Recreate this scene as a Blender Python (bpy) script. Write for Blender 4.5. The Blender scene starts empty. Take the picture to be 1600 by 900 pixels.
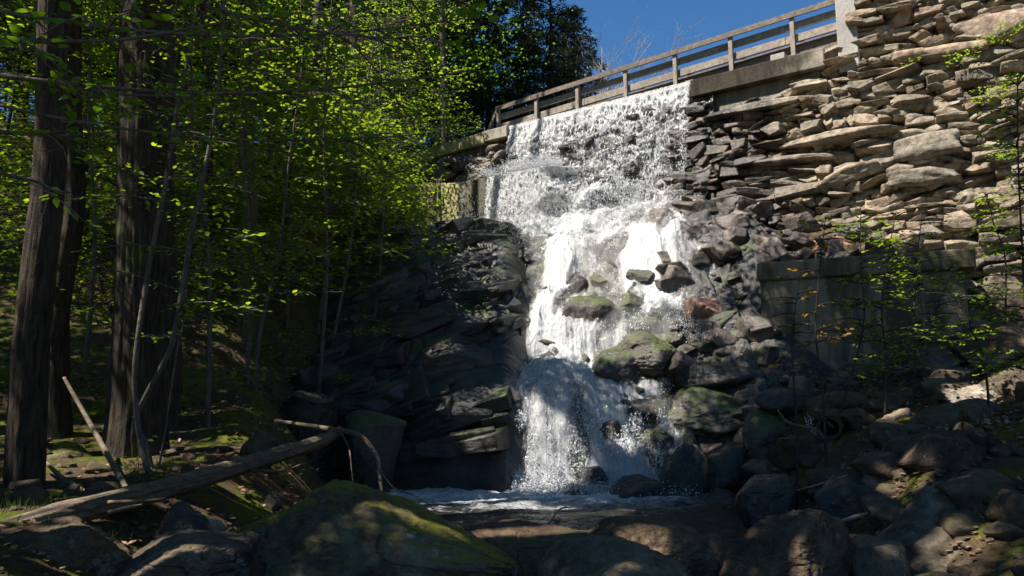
import bpy, bmesh, math
import numpy as np
from mathutils import Vector, Matrix
SC = bpy.context.scene
COL = SC.collection
R = np.random.default_rng
rad = math.radians

# ------------------------------------------------------------ numeric helpers
def hsh(a, b, c, seed):
    h = (a.astype(np.uint32)*np.uint32(374761393) + b.astype(np.uint32)*np.uint32(668265263)
         + c.astype(np.uint32)*np.uint32(2147483647 & 1274126177) + np.uint32((seed*2654435761) & 0xffffffff))
    h = (h ^ (h >> np.uint32(13)))*np.uint32(1274126177)
    h = h ^ (h >> np.uint32(16))
    return h.astype(np.float64)/4294967295.0*2-1
def vnoise(p, seed=0):
    p = np.asarray(p, float)
    i = np.floor(p).astype(np.int64); f = p-i
    f = f*f*f*(f*(f*6-15)+10)
    x, y, z = i[..., 0], i[..., 1], i[..., 2]
    r = 0
    for dx in (0, 1):
        wx = f[..., 0] if dx else 1-f[..., 0]
        for dy in (0, 1):
            wy = f[..., 1] if dy else 1-f[..., 1]
            for dz in (0, 1):
                wz = f[..., 2] if dz else 1-f[..., 2]
                r = r + wx*wy*wz*hsh(x+dx, y+dy, z+dz, seed)
    return r
def fbm(p, octs=4, seed=0, gain=.5, lac=2.03):
    p = np.asarray(p, float); a = 1.; s = 0; t = 0
    for k in range(octs):
        s = s + a*vnoise(p, seed+k*17); t += a; a *= gain; p = p*lac + 11.3
    return s/t
def ridged(p, octs=4, seed=0, gain=.5):
    p = np.asarray(p, float); a = 1.; s = 0; t = 0
    for k in range(octs):
        s = s + a*(1-2*np.abs(vnoise(p, seed+k*17))); t += a; a *= gain; p = p*2.1+7.1
    return s/t
def ss(x, a, b):
    t = np.clip((np.asarray(x, float)-a)/(b-a), 0, 1); return t*t*(3-2*t)
def cell2(u, v, seed=0):
    """cellular noise: id hash, offset to the cell point, distance to the border"""
    iu, iv = np.floor(u).astype(np.int64), np.floor(v).astype(np.int64)
    b1 = np.full(u.shape, 9.); b2 = np.full(u.shape, 9.); cid = np.zeros(u.shape); du = np.zeros(u.shape); dv = np.zeros(u.shape)
    for a in (-1, 0, 1):
        for b in (-1, 0, 1):
            ju, jv = iu+a, iv+b; z = 0*ju
            pu = ju+.5+.45*hsh(ju, jv, z, seed); pv = jv+.5+.45*hsh(ju, jv, z+1, seed)
            d = np.hypot(u-pu, v-pv); c = d < b1
            b2 = np.where(c, b1, np.minimum(b2, d)); cid = np.where(c, hsh(ju, jv, z+2, seed), cid); du = np.where(c, u-pu, du); dv = np.where(c, v-pv, dv); b1 = np.where(c, d, b1)
    return cid, du, dv, b2-b1
def fracture(u, v, seed, amp, tilt):
    cid, du, dv, e = cell2(u, v, seed); t2 = cid*37.7; t2 = t2-np.floor(t2)
    return amp*cid+tilt*(du*(t2-.5)*2+dv*np.sin(t2*40))-amp*.8*(1-ss(e, 0, .09))
def V3(*a): return np.array(a, float)
def unit(v):
    v = np.asarray(v, float); return v/np.maximum(np.linalg.norm(v, axis=-1, keepdims=True), 1e-9)

# ------------------------------------------------------------ camera maths
CAMZ, PITCH, F = 1.6, rad(8.0), 1200.0
cp, sp_ = math.cos(PITCH), math.sin(PITCH)
def ray(px, py):
    u = (px-800)/F; v = (450-py)/F
    return V3(u, cp-v*sp_, sp_+v*cp)
def P(px, py, Y):
    r = ray(px, py); return V3(0, 0, CAMZ)+r*(Y/r[1])
def PZ(px, py, z):
    r = ray(px, py); return V3(0, 0, CAMZ)+r*((z-CAMZ)/r[2])
LIP = 9.6
A0 = PZ(800, 200, LIP); B0 = PZ(1290, 79, LIP)
U = unit((B0-A0)*V3(1, 1, 0)); N = V3(-U[1], U[0], 0)       # N points behind the dam
def dp(s, o, z): return A0*V3(1, 1, 0)+U*s+N*o+V3(0, 0, z)
def PD(px, py, o=0):
    r = ray(px, py); c = V3(0, 0, CAMZ)
    t = (o-np.dot(c-A0, N))/np.dot(r, N); q = c+r*t
    return np.dot(q-A0, U), q[2]
def dam_so(X, Y):
    return (X-A0[0])*U[0]+(Y-A0[1])*U[1], (X-A0[0])*N[0]+(Y-A0[1])*N[1]
K = -U[1]/U[0]

# ------------------------------------------------------------ terrain
def T(X, Y, rough=True):
    X = np.asarray(X, float); Y = np.asarray(Y, float)
    w = ss(Y, 13.5, 17.5); Yp = Y + w*K*np.clip(X, 0, 12)
    fc = np.interp(Yp, [-8, 0, 4, 6, 9, 13.2, 13.5, 13.9, 15, 16.8, 19, 20.5, 22.6, 24], [1.5, .6, .1, -.25, -.3, -.5, .05, .8, 1.75, 3.15, 4.9, 5.8, 6.1, 6.3])
    fl = np.interp(Y, [-8, 0, 5, 7, 10, 13, 16, 20, 24, 40, 80, 150], [1.6, .7, .62, .72, 1.05, 2.0, 3.7, 6.2, 9.0, 14, 22, 24])
    fl = fl + .12*np.clip(-X-4, 0, 12)*ss(Y, 6, 12)
    fr = np.interp(Yp, [-8, 0, 5, 8, 12, 14, 16, 18, 20, 24, 40, 80], [1.6, .8, .55, .95, 1.35, 2.0, 3.2, 4.5, 5.2, 6.5, 9.3, 9.4])
    fr = fr + .22*np.clip(X-4.5, 0, 14)*(1-ss(Y, 12, 15))
    l0 = np.interp(Y, [0, 6, 9, 12, 13.5, 17], [1.0, 1.6, 1.3, 2.0, 3.2, 3.4])
    bl = ss(-X, l0, l0+2.2)
    br = ss(X, np.interp(Y, [0, 6, 10, 14, 18], [2.2, 2.3, 2.6, 3.2, 4.4]), np.interp(Y, [0, 6, 10, 14, 18], [3.8, 4.2, 4.6, 5.2, 6.5]))
    z = fc*(1-bl)+fl*bl; z = z*(1-br)+fr*br
    s, d = dam_so(X, Y)
    top = np.where(s > 10.0, 12.2, 8.9)
    k = ss(d, .35, .7)*ss(s, -2.8, -1.6)
    z = z*(1-k)+top*k
    if rough:
        P3 = np.stack([X, Y, 0*X], -1)
        z = z + .10*fbm(P3*.8, 4, 5) + .03*fbm(P3*3.5, 3, 9)
    return z
def G(px, py, z0=0):
    r = ray(px, py); c = V3(0, 0, CAMZ)
    t = np.linspace(2.5, 60, 2400); q = c+r[None]*t[:, None]
    h = T(q[:, 0], q[:, 1], False)+z0
    i = np.argmax(q[:, 2] < h)
    return q[i]

# ------------------------------------------------------------ mesh helpers
def mesh(name, V, Fs, mat, parent=None, smooth=True, attrs=None, loc=None):
    V = np.asarray(V, float)
    if parent is not None and loc is None: loc = np.array(parent.location)
    if loc is not None: V = V-np.asarray(loc)
    me = bpy.data.meshes.new(name)
    if not isinstance(Fs, list): Fs = [Fs]
    Fs = [np.asarray(f, np.int64) for f in Fs if len(f)]
    nl = sum(f.size for f in Fs); nf = sum(len(f) for f in Fs)
    me.vertices.add(len(V)); me.vertices.foreach_set('co', V.astype(np.float32).ravel())
    me.loops.add(nl); me.loops.foreach_set('vertex_index', np.concatenate([f.ravel() for f in Fs]).astype(np.int32))
    me.polygons.add(nf)
    tot = np.concatenate([np.full(len(f), f.shape[1]) for f in Fs]); st = np.concatenate([[0], np.cumsum(tot)[:-1]])
    me.polygons.foreach_set('loop_start', st.astype(np.int32))
    me.polygons.foreach_set('use_smooth', np.full(nf, smooth))
    if attrs:
        for k, a in attrs.items():
            at = me.attributes.new(k, 'FLOAT', 'POINT'); at.data.foreach_set('value', np.asarray(a, np.float32))
    me.update(calc_edges=True); me.validate()
    if mat: me.materials.append(mat)
    o = bpy.data.objects.new(name, me); COL.objects.link(o)
    if loc is not None: o.location = Vector(loc)-(parent.location if parent is not None else Vector((0, 0, 0)))
    if parent is not None: o.parent = parent
    return o
def tag(o, label=None, cat=None, group=None, kind=None):
    if label: o['label'] = label
    if cat: o['category'] = cat
    if group: o['group'] = group
    if kind: o['kind'] = kind
    return o
def empty(name, loc, label, cat, group=None):
    o = bpy.data.objects.new(name, None); COL.objects.link(o); o.location = Vector(loc); o.empty_display_size = .1
    return tag(o, label, cat, group)
class MB:
    """collects verts / faces of several shapes of ONE mesh"""
    def __init__(s): s.v = []; s.q = []; s.t = []; s.n = 0; s.a = []
    def add(s, v, f, a=0.):
        v = np.asarray(v, float); f = np.asarray(f)
        if len(v) == 0: return
        (s.q if f.shape[1] == 4 else s.t).append(f+s.n); s.v.append(v); s.n += len(v); s.a.append(np.full(len(v), a) if np.isscalar(a) else a)
    def build(s, name, mat, parent=None, smooth=True, loc=None):
        fs = []
        if s.q: fs.append(np.concatenate(s.q))
        if s.t: fs.append(np.concatenate(s.t))
        return mesh(name, np.concatenate(s.v), fs, mat, parent, smooth, {'tint': np.concatenate(s.a)}, loc)
def grid_faces(nu, nv, closed=False):
    """rows nu, cols nv ; index = i*nv+j"""
    j = np.arange(nv if closed else nv-1); i = np.arange(nu-1)
    I, J = np.meshgrid(i, j, indexing='ij'); J2 = (J+1) % nv
    return np.stack([I*nv+J, I*nv+J2, (I+1)*nv+J2, (I+1)*nv+J], -1).reshape(-1, 4)
def tube(pts, r, sides=6, cap=True):
    pts = np.asarray(pts, float); n = len(pts); r = np.broadcast_to(np.asarray(r, float), (n,))
    t = unit(np.gradient(pts, axis=0))
    ref = V3(0, 0, 1) if abs(t[:, 2].mean()) < .8 else V3(1, 0, 0)
    a = unit(np.cross(t, ref)); b = np.cross(t, a)
    th = np.linspace(0, 2*np.pi, sides, endpoint=False)
    v = pts[:, None]+r[:, None, None]*(a[:, None]*np.cos(th)[None, :, None]+b[:, None]*np.sin(th)[None, :, None])
    v = v.reshape(-1, 3); f = grid_faces(n, sides, True)
    if cap:
        v = np.concatenate([v, [pts[0]-t[0]*r[0]*.1, pts[-1]+t[-1]*r[-1]*.6]])
        k = n*sides; e = []
        for j in range(sides):
            e.append([j, k, k, (j+1) % sides]); e.append([(n-1)*sides+(j+1) % sides, k+1, k+1, (n-1)*sides+j])
        tri = np.array([[x[0], x[1], x[3]] for x in e[::2]]+[[x[0], x[1], x[3]] for x in e[1::2]])
        return v, f, tri
    return v, f, np.zeros((0, 3), int)
def add_tube(mb, pts, r, sides=6, a=0.):
    v, f, t = tube(pts, r, sides)
    n0 = mb.n; mb.add(v, f, a)
    if len(t): mb.t.append(t+n0)
def catmull(pts, n):
    pts = np.asarray(pts, float); m = len(pts)
    d = np.linspace(0, m-1, n); out = []
    for x in d:
        i = min(int(x), m-2); f = x-i
        p0 = pts[max(i-1, 0)]; p1 = pts[i]; p2 = pts[i+1]; p3 = pts[min(i+2, m-1)]
        out.append(.5*((2*p1)+(-p0+p2)*f+(2*p0-5*p1+4*p2-p3)*f*f+(-p0+3*p1-3*p2+p3)*f**3))
    return np.array(out)
_ico = {}
def ico(n):
    if n not in _ico:
        bm = bmesh.new(); bmesh.ops.create_icosphere(bm, subdivisions=n, radius=1)
        _ico[n] = (np.array([v.co[:] for v in bm.verts]), np.array([[v.index for v in f.verts] for f in bm.faces])); bm.free()
    return _ico[n]
def rock_shape(sub, seed, planes=16, p=14, blocky=.0, rough=1.0):
    d, f = ico(sub); d = unit(d); g = R(seed)
    i = np.arange(planes)+.5; ph = np.arccos(1-2*i/planes); th = np.pi*(1+5**.5)*i+g.uniform(0, 6)
    n = np.stack([np.cos(th)*np.sin(ph), np.sin(th)*np.sin(ph), np.cos(ph)], -1)
    n = unit(unit(n+g.normal(size=(planes, 3))*.22)@rotm(*g.uniform(0, 6, 3)).T); h = g.uniform(.74, 1.0, planes)
    if blocky:
        ax = np.concatenate([np.eye(3), -np.eye(3)])+g.normal(size=(6, 3))*.16
        n = np.concatenate([n, unit(ax)]); h = np.concatenate([h*(1+blocky), g.uniform(.86, 1., 6)])
    x = np.maximum(d@n.T, 0)/h[None]
    r = 1/((x**p).sum(1)**(1/p))
    v = d*r[:, None]
    off = g.uniform(0, 50, 3)
    k = 1+rough*(.10*fbm(v*1.6+off, 3, seed)+.06*ridged(v*2.6+off, 4, seed+3)*ss(fbm(v*1.1+off, 2, seed+9), -.3, .3)+.03*ridged(v*7+off, 3, seed+4)+.022*fbm(v*15+off, 3, seed+5)-.05*ss(1-2*np.abs(vnoise(v*1.9+off, seed+6)), .9, 1.)*(fbm(v*1.3, 2, seed+8) > -.1)
         -.018*ss(1-2*np.abs(vnoise(v*4.3+off, seed+7)), .86, 1.)+(.012*fbm(v*34+off, 2, seed+11) if sub > 6 else 0))
    return v*k[:, None], f
def rock_cut(seed, cuts=9, lo=.78, hi=1.15, bev=.045, maxe=.22, rough=1.):
    """a block broken off by flat fractures: crisp edges, flat faces, then weathered a little"""
    g = R(seed); bm = bmesh.new(); bmesh.ops.create_cube(bm, size=2)
    for k in range(cuts):
        n = unit(g.normal(size=3)); d = g.uniform(lo, hi)
        if k < 4: n = unit(V3(*(g.normal(size=2)*.28), [1, -1][k % 2])); d = g.uniform(.8, .98)
        r = bmesh.ops.bisect_plane(bm, geom=bm.verts[:]+bm.edges[:]+bm.faces[:], plane_co=Vector(n*d), plane_no=Vector(n), clear_outer=True)
        ed = [e for e in r['geom_cut'] if isinstance(e, bmesh.types.BMEdge)]
        if ed: bmesh.ops.contextual_create(bm, geom=ed)
    bmesh.ops.remove_doubles(bm, verts=bm.verts[:], dist=.02)
    bmesh.ops.bevel(bm, geom=bm.edges[:], offset=bev, segments=2, affect='EDGES', clamp_overlap=True)
    bmesh.ops.triangulate(bm, faces=bm.faces[:])
    for it in range(4):
        ed = [e for e in bm.edges if e.calc_length() > maxe]
        if not ed: break
        bmesh.ops.subdivide_edges(bm, edges=ed, cuts=1, use_grid_fill=True); bmesh.ops.triangulate(bm, faces=bm.faces[:])
    bm.normal_update(); bm.verts.index_update()
    v = np.array([x.co[:] for x in bm.verts]); nn = np.array([x.normal[:] for x in bm.verts]); f = np.array([[x.index for x in y.verts] for y in bm.faces]); bm.free()
    off = g.uniform(0, 50, 3)
    v = v+nn*(rough*(.035*fbm(v*1.4+off, 3, seed)+.022*ridged(v*3+off, 3, seed+2)+.012*fbm(v*8+off, 2, seed+5)))[:, None]
    m = np.abs(v).max(0); return v/m*.95, f
def rotm(rx, ry, rz): return np.array((Matrix.Rotation(rz, 3, 'Z')@Matrix.Rotation(ry, 3, 'Y')@Matrix.Rotation(rx, 3, 'X')))
def boxv(mb, fn, s0, s1, o0, o1, z0, z1, a=0., bev=.012, nseg=1, z1b=None, z0b=None):
    """bevelled box mapped through fn(s,o,z); z*b are the heights at the s1 end"""
    bm = bmesh.new(); bmesh.ops.create_cube(bm, size=1)
    for v in bm.verts: v.co = Vector((s0+(v.co.x+.5)*(s1-s0), o0+(v.co.y+.5)*(o1-o0), z0+(v.co.z+.5)*(z1-z0)))
    bmesh.ops.bevel(bm, geom=bm.edges[:], offset=bev, segments=1, affect='EDGES')
    bmesh.ops.triangulate(bm, faces=bm.faces[:]); bm.verts.index_update()
    V = np.array([v.co[:] for v in bm.verts]); f = np.array([[v.index for v in g.verts] for g in bm.faces]); bm.free()
    if z1b is not None:
        t = (V[:, 0]-s0)/(s1-s0); q = (V[:, 2]-z0)/(z1-z0)
        lo = z0+(z0b-z0)*t; hi = z1+(z1b-z1)*t; V[:, 2] = lo+q*(hi-lo)
    W = np.array([fn(*x) for x in V]); mb.add(W, f, a)

# ------------------------------------------------------------ materials
class NT:
    def __init__(s, name):
        s.m = bpy.data.materials.new(name); s.m.use_nodes = True; s.t = s.m.node_tree; s.t.nodes.clear()
        s.out = s.n('ShaderNodeOutputMaterial')
    def n(s, k, **kw):
        x = s.t.nodes.new(k)
        for a, b in kw.items():
            if hasattr(x, a): setattr(x, a, b)
        return x
    def l(s, a, b): s.t.links.new(a, b)
    def coord(s, kind='Object', scale=(1, 1, 1), rot=(0, 0, 0)):
        c = s.n('ShaderNodeTexCoord'); m = s.n('ShaderNodeMapping'); m.inputs['Scale'].default_value = scale; m.inputs['Rotation'].default_value = rot
        s.l(c.outputs[kind], m.inputs['Vector']); return m.outputs[0]
    def noise(s, vec, scale, detail=6, rough=.55, dist=0):
        x = s.n('ShaderNodeTexNoise'); x.inputs['Scale'].default_value = scale; x.inputs['Detail'].default_value = detail
        x.inputs['Roughness'].default_value = rough; x.inputs['Distortion'].default_value = dist; s.l(vec, x.inputs['Vector']); return x.outputs[0]
    def vor(s, vec, scale, feature='F1', rand=1):
        x = s.n('ShaderNodeTexVoronoi'); x.feature = feature; x.inputs['Scale'].default_value = scale; x.inputs['Randomness'].default_value = rand
        s.l(vec, x.inputs['Vector']); return x.outputs['Distance']
    def ramp(s, val, stops):
        x = s.n('ShaderNodeValToRGB'); cr = x.color_ramp
        while len(cr.elements) < len(stops): cr.elements.new(.5)
        for e, (p, c) in zip(cr.elements, stops):
            e.position = p; e.color = (*c, 1) if hasattr(c, '__len__') else (c, c, c, 1)
        s.l(val, x.inputs[0]); return x.outputs[0]
    def mr(s, val, a, b, c=0, d=1):
        x = s.n('ShaderNodeMapRange'); x.inputs[1].default_value = a; x.inputs[2].default_value = b; x.inputs[3].default_value = c; x.inputs[4].default_value = d
        s.l(val, x.inputs[0]); return x.outputs[0]
    def math(s, op, a, b=None):
        x = s.n('ShaderNodeMath'); x.operation = op
        for i, v in enumerate((a, b)):
            if v is None: continue
            if isinstance(v, (int, float)): x.inputs[i].default_value = v
            else: s.l(v, x.inputs[i])
        return x.outputs[0]
    def mix(s, fac, a, b, mode='MIX'):
        x = s.n('ShaderNodeMix'); x.data_type = 'RGBA'; x.blend_type = mode
        for q, (sock, v) in enumerate(((x.inputs[0], fac), (x.inputs[6], a), (x.inputs[7], b))):
            if isinstance(v, (int, float)): sock.default_value = v if q == 0 else (v, v, v, 1)
            elif isinstance(v, tuple): sock.default_value = (*v, 1)
            else: s.l(v, sock)
        return x.outputs[2]
    def bump(s, h, dist, strength=1, nrm=None):
        x = s.n('ShaderNodeBump'); x.inputs['Distance'].default_value = dist; x.inputs['Strength'].default_value = strength
        s.l(h, x.inputs['Height'])
        if nrm is not None: s.l(nrm, x.inputs['Normal'])
        return x.outputs[0]
    def bsdf(s, col, rough=.8, nrm=None, spec=.3, coat=None):
        x = s.n('ShaderNodeBsdfPrincipled')
        for k, v in (('Base Color', col), ('Roughness', rough), ('Specular IOR Level', spec)):
            if isinstance(v, (int, float)): x.inputs[k].default_value = v
            elif isinstance(v, tuple): x.inputs[k].default_value = (*v, 1)
            else: s.l(v, x.inputs[k])
        if nrm is not None: s.l(nrm, x.inputs['Normal'])
        return x
    def fin(s, sh): s.l(sh, s.out.inputs[0]); return s.m

def rock_mat(name, c1, c2, c3, moss=0., mosscol=((.035, .055, .008), (.11, .12, .015)), wet=0., scale=1., tintamt=.0, wetgrad=False, lichen=.0, bumpk=1.0, mossup=(.2, .85), wetr=(.2, .5)):
    m = NT(name); v = m.coord('Object')
    n1 = m.noise(v, 1.3*scale, 8, .62); n2 = m.noise(v, 7*scale, 8, .7); n3 = m.noise(v, 45*scale, 4, .7)
    col = m.ramp(n1, [(.32, c1), (.5, c2), (.68, c3)])
    col = m.mix(m.mr(n2, .42, .62), col, m.mix(1, col, (.45, .42, .4), 'MULTIPLY'))
    col = m.mix(m.mr(n3, .35, .7, 0, .55), col, m.mix(1, col, (1.6, 1.55, 1.45), 'MULTIPLY'))
    at = m.n('ShaderNodeAttribute'); at.attribute_name = 'tint'; oi = m.n('ShaderNodeObjectInfo')
    if tintamt:
        tr = m.ramp(at.outputs['Fac'], [(0, (.62, .6, .6)), (.25, (1.08, .97, .86)), (.45, (.9, .9, .92)), (.6, (1.15, .94, .84)), (.8, (1.1, 1.05, .9)), (1, (.7, .62, .58))])
        col = m.mix(tintamt, col, m.mix(1, col, tr, 'MULTIPLY'))
    else:
        tr = m.ramp(oi.outputs['Random'], [(0, (.75, .75, .78)), (.5, (1.1, 1, .9)), (1, (1.05, .85, .78))])
        col = m.mix(.8, col, m.mix(1, col, tr, 'MULTIPLY'))
    rough = m.mr(n2, .3, .7, .55+.3*(1-wet), .85)
    if lichen:
        lv = m.mr(m.noise(v, 3.1*scale, 8, .75), .6, .66, 0, lichen); col = m.mix(lv, col, (.42, .42, .36))
    geo = m.n('ShaderNodeNewGeometry'); sx = m.n('ShaderNodeSeparateXYZ'); m.l(geo.outputs['Normal'], sx.inputs[0])
    mm = None
    if moss:
        up = m.mr(sx.outputs[2], mossup[0], mossup[1])
        mk = m.math('MULTIPLY', up, m.mr(m.noise(v, 2.2*scale, 7, .68), .66-.36*moss, .78-.36*moss))
        mcol = m.mix(m.noise(v, 9, 5, .6), mosscol[0], mosscol[1])
        mcol = m.mix(m.mr(m.noise(v, 60, 3), .4, .7, 0, .6), mcol, m.mix(1, mcol, (.4, .45, .4), 'MULTIPLY'))
        col = m.mix(mk, col, mcol); mm = mk
    if wet:
        rough = m.mr(m.noise(v, 2.4, 6), .35, .65, wetr[0], wetr[1])
        if mm is not None: rough = m.mix(mm, rough, .75)
    if wetgrad:
        # rock wetted by the fall next to it: darker and glossier
        wc = m.n('ShaderNodeSeparateXYZ'); m.l(m.coord('Object'), wc.inputs[0])
        w = m.math('ADD', m.math('ADD', wc.outputs[0], m.math('MULTIPLY', wc.outputs[2], .2)), m.mr(n1, .3, .7, -.8, .8))
        w = m.mr(w, -1.5, -.1, 1, 0)
        col = m.mix(w, col, m.mix(1, col, (.22, .2, .22), 'MULTIPLY'))
        rough = m.mix(w, rough, m.mr(n2, .3, .7, .18, .5))

    b = m.bump(n3, .012*bumpk, .8); b = m.bump(n2, .05*bumpk, .9, b); b = m.bump(n1, .10*bumpk, .6, b)
    sh = m.bsdf(col, rough, b, .5 if wet or wetgrad else .3)
    return m.fin(sh.outputs[0])
def leaf_mat(name, c1, c2, trans=.55, c3=None, tcol=None):
    m = NT(name); at = m.n('ShaderNodeAttribute'); at.attribute_name = 'tint'
    col = m.mix(at.outputs['Fac'], c1, c2)
    if c3: col = m.mix(m.mr(at.outputs['Fac'], .93, .97), col, c3)
    d = m.bsdf(col, .45, None, .4)
    tr = m.n('ShaderNodeBsdfTranslucent')
    tcl = m.mix(1, col, tcol or (2.2, 2.0, .7), 'MULTIPLY')
    m.l(tcl, tr.inputs['Color'])
    mx = m.n('ShaderNodeMixShader'); mx.inputs[0].default_value = trans; m.l(d.outputs[0], mx.inputs[1]); m.l(tr.outputs[0], mx.inputs[2])
    return m.fin(mx.outputs[0])
def bark_mat(name, c1, c2, moss=.0, zs=.16, sc=22):
    m = NT(name); v = m.coord('Object', (1, 1, zs))
    n = m.noise(v, sc, 7, .65, .4); n2 = m.noise(m.coord('Object'), 2.2, 5); n3 = m.noise(m.coord('Object'), 60, 4)
    col = m.mix(m.mr(n, .35, .65), c1, c2); col = m.mix(m.mr(n3, .3, .7, 0, .5), col, m.mix(1, col, (.55, .5, .5), 'MULTIPLY'))
    if moss: col = m.mix(m.mr(n2, .66-.3*moss, .76-.3*moss, 0, .85), col, (.07, .085, .02))
    b = m.bump(n3, .006); b = m.bump(n, .03, 1, b)
    return m.fin(m.bsdf(col, .9, b, .15).outputs[0])
def wood_mat(name, c1, c2, sc=(1, 1, 1)):
    m = NT(name); v = m.coord('Object', sc)
    n = m.noise(v, 9, 8, .7, .6); n2 = m.noise(v, 60, 3); b0 = m.noise(m.coord('Object'), 1.1, 4)
    col = m.mix(m.mr(n, .35, .65), c1, c2); col = m.mix(m.mr(b0, .35, .65, 0, .5), col, m.mix(1, col, (.5, .48, .5), 'MULTIPLY'))
    b = m.bump(n2, .004); b = m.bump(n, .012, 1, b)
    return m.fin(m.bsdf(col, .85, b, .2).outputs[0])
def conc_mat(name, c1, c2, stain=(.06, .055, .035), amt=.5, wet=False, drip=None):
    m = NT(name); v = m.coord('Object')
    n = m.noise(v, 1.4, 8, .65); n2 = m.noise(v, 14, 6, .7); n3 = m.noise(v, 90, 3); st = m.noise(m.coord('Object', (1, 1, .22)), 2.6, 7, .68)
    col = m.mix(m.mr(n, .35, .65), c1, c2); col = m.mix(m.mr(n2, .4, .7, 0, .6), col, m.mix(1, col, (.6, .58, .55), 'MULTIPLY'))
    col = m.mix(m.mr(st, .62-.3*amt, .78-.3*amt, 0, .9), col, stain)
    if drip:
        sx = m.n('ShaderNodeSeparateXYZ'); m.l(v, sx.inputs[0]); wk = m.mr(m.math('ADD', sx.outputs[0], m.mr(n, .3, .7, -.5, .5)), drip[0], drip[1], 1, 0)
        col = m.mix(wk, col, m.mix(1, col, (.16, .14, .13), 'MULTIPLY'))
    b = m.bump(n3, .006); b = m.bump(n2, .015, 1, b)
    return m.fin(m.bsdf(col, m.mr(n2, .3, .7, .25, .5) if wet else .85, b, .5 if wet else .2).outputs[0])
# ------------------------------------------------------------ material instances
M_wall = rock_mat('wall_stone', (.135, .12, .10), (.225, .198, .16), (.33, .29, .23), moss=.12, tintamt=.8, wetgrad=True, lichen=.35)
M_wet = rock_mat('wet_rock', (.012, .013, .015), (.028, .028, .03), (.06, .055, .052), moss=.4, mosscol=((.02, .035, .008), (.07, .09, .018)), wet=1, wetr=(.14, .4))
M_wetmoss = rock_mat('mossy_wet_rock', (.03, .032, .03), (.05, .05, .045), (.08, .072, .065), moss=.75, mosscol=((.03, .05, .01), (.10, .125, .025)), wet=1)
M_purp = rock_mat('purple_wet_rock', (.035, .032, .033), (.075, .066, .064), (.15, .13, .12), moss=.3, mosscol=((.025, .035, .008), (.08, .095, .02)), wet=1, wetr=(.14, .42))
M_red = rock_mat('red_rock', (.11, .06, .05), (.19, .11, .09), (.28, .18, .15), moss=.1, wet=.6)
M_dry = rock_mat('dry_boulder', (.06, .053, .044), (.12, .105, .083), (.21, .185, .145), moss=.25, mosscol=((.04, .05, .01), (.12, .12, .02)), lichen=.5)
M_brown = rock_mat('brown_boulder', (.05, .035, .025), (.10, .072, .05), (.165, .13, .09), moss=.45, mosscol=((.05, .05, .015), (.10, .09, .03)), lichen=.3)
M_moss = rock_mat('mossy_boulder', (.04, .038, .033), (.075, .07, .055), (.2, .18, .14), moss=.85, mosscol=((.04, .045, .005), (.26, .235, .015)), lichen=.7, mossup=(.45, .95))
M_pale = rock_mat('pale_rock', (.24, .2, .16), (.36, .31, .25), (.46, .41, .33), moss=.05, lichen=.3)
M_bed = rock_mat('bedrock', (.010, .011, .014), (.022, .023, .026), (.05, .048, .046), moss=.45, mosscol=((.02, .03, .008), (.07, .085, .02)), wet=1, scale=.6, bumpk=.6, wetr=(.34, .62))
M_conc = conc_mat('old_concrete', (.24, .22, .18), (.34, .31, .25), amt=.4)
M_concw = conc_mat('wet_concrete', (.10, .09, .07), (.17, .15, .12), amt=.8, wet=True)
M_concy = conc_mat('mossy_concrete', (.27, .25, .12), (.40, .36, .18), (.09, .085, .03), amt=.35)
M_concp = conc_mat('pale_concrete', (.30, .285, .27), (.38, .36, .34), (.3, .28, .26), amt=.15)
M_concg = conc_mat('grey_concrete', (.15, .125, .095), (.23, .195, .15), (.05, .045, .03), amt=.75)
M_wood = wood_mat('weathered_wood', (.17, .14, .115), (.36, .315, .265))
M_woodd = wood_mat('dark_weathered_wood', (.10, .085, .07), (.22, .18, .15))
M_log = wood_mat('fallen_log_wood', (.07, .055, .04), (.22, .17, .12), (1, 1, 3))
M_stick = wood_mat('bare_stick_wood', (.14, .10, .07), (.33, .26, .19))
M_bark = bark_mat('brown_bark', (.018, .015, .012), (.08, .062, .046), .25)
M_barkm = bark_mat('mossy_bark', (.04, .032, .022), (.15, .12, .085), .7)
M_barks = bark_mat('smooth_grey_bark', (.06, .052, .045), (.15, .13, .11), .2, .6, 9)
M_barkd = bark_mat('dark_bark', (.03, .026, .022), (.075, .06, .05))
M_leaf = leaf_mat('spring_leaf', (.06, .13, .010), (.165, .24, .022), .55)
M_leaf2 = leaf_mat('yellow_spring_leaf', (.09, .17, .012), (.19, .28, .03), .55)
M_leafb = leaf_mat('beech_leaf', (.05, .12, .012), (.10, .19, .02), .5)
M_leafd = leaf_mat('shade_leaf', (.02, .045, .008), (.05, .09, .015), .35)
M_oran = leaf_mat('orange_leaf', (.22, .13, .02), (.34, .20, .03), .4)
M_needle = leaf_mat('needles', (.012, .026, .014), (.035, .055, .026), .12, None, (1.2, 1.2, .8))
M_far = leaf_mat('far_spring_foliage', (.05, .06, .02), (.10, .095, .04), .3)
M_litter = leaf_mat('leaf_litter', (.12, .07, .04), (.30, .20, .13), .1, None, (1, 1, 1))

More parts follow.
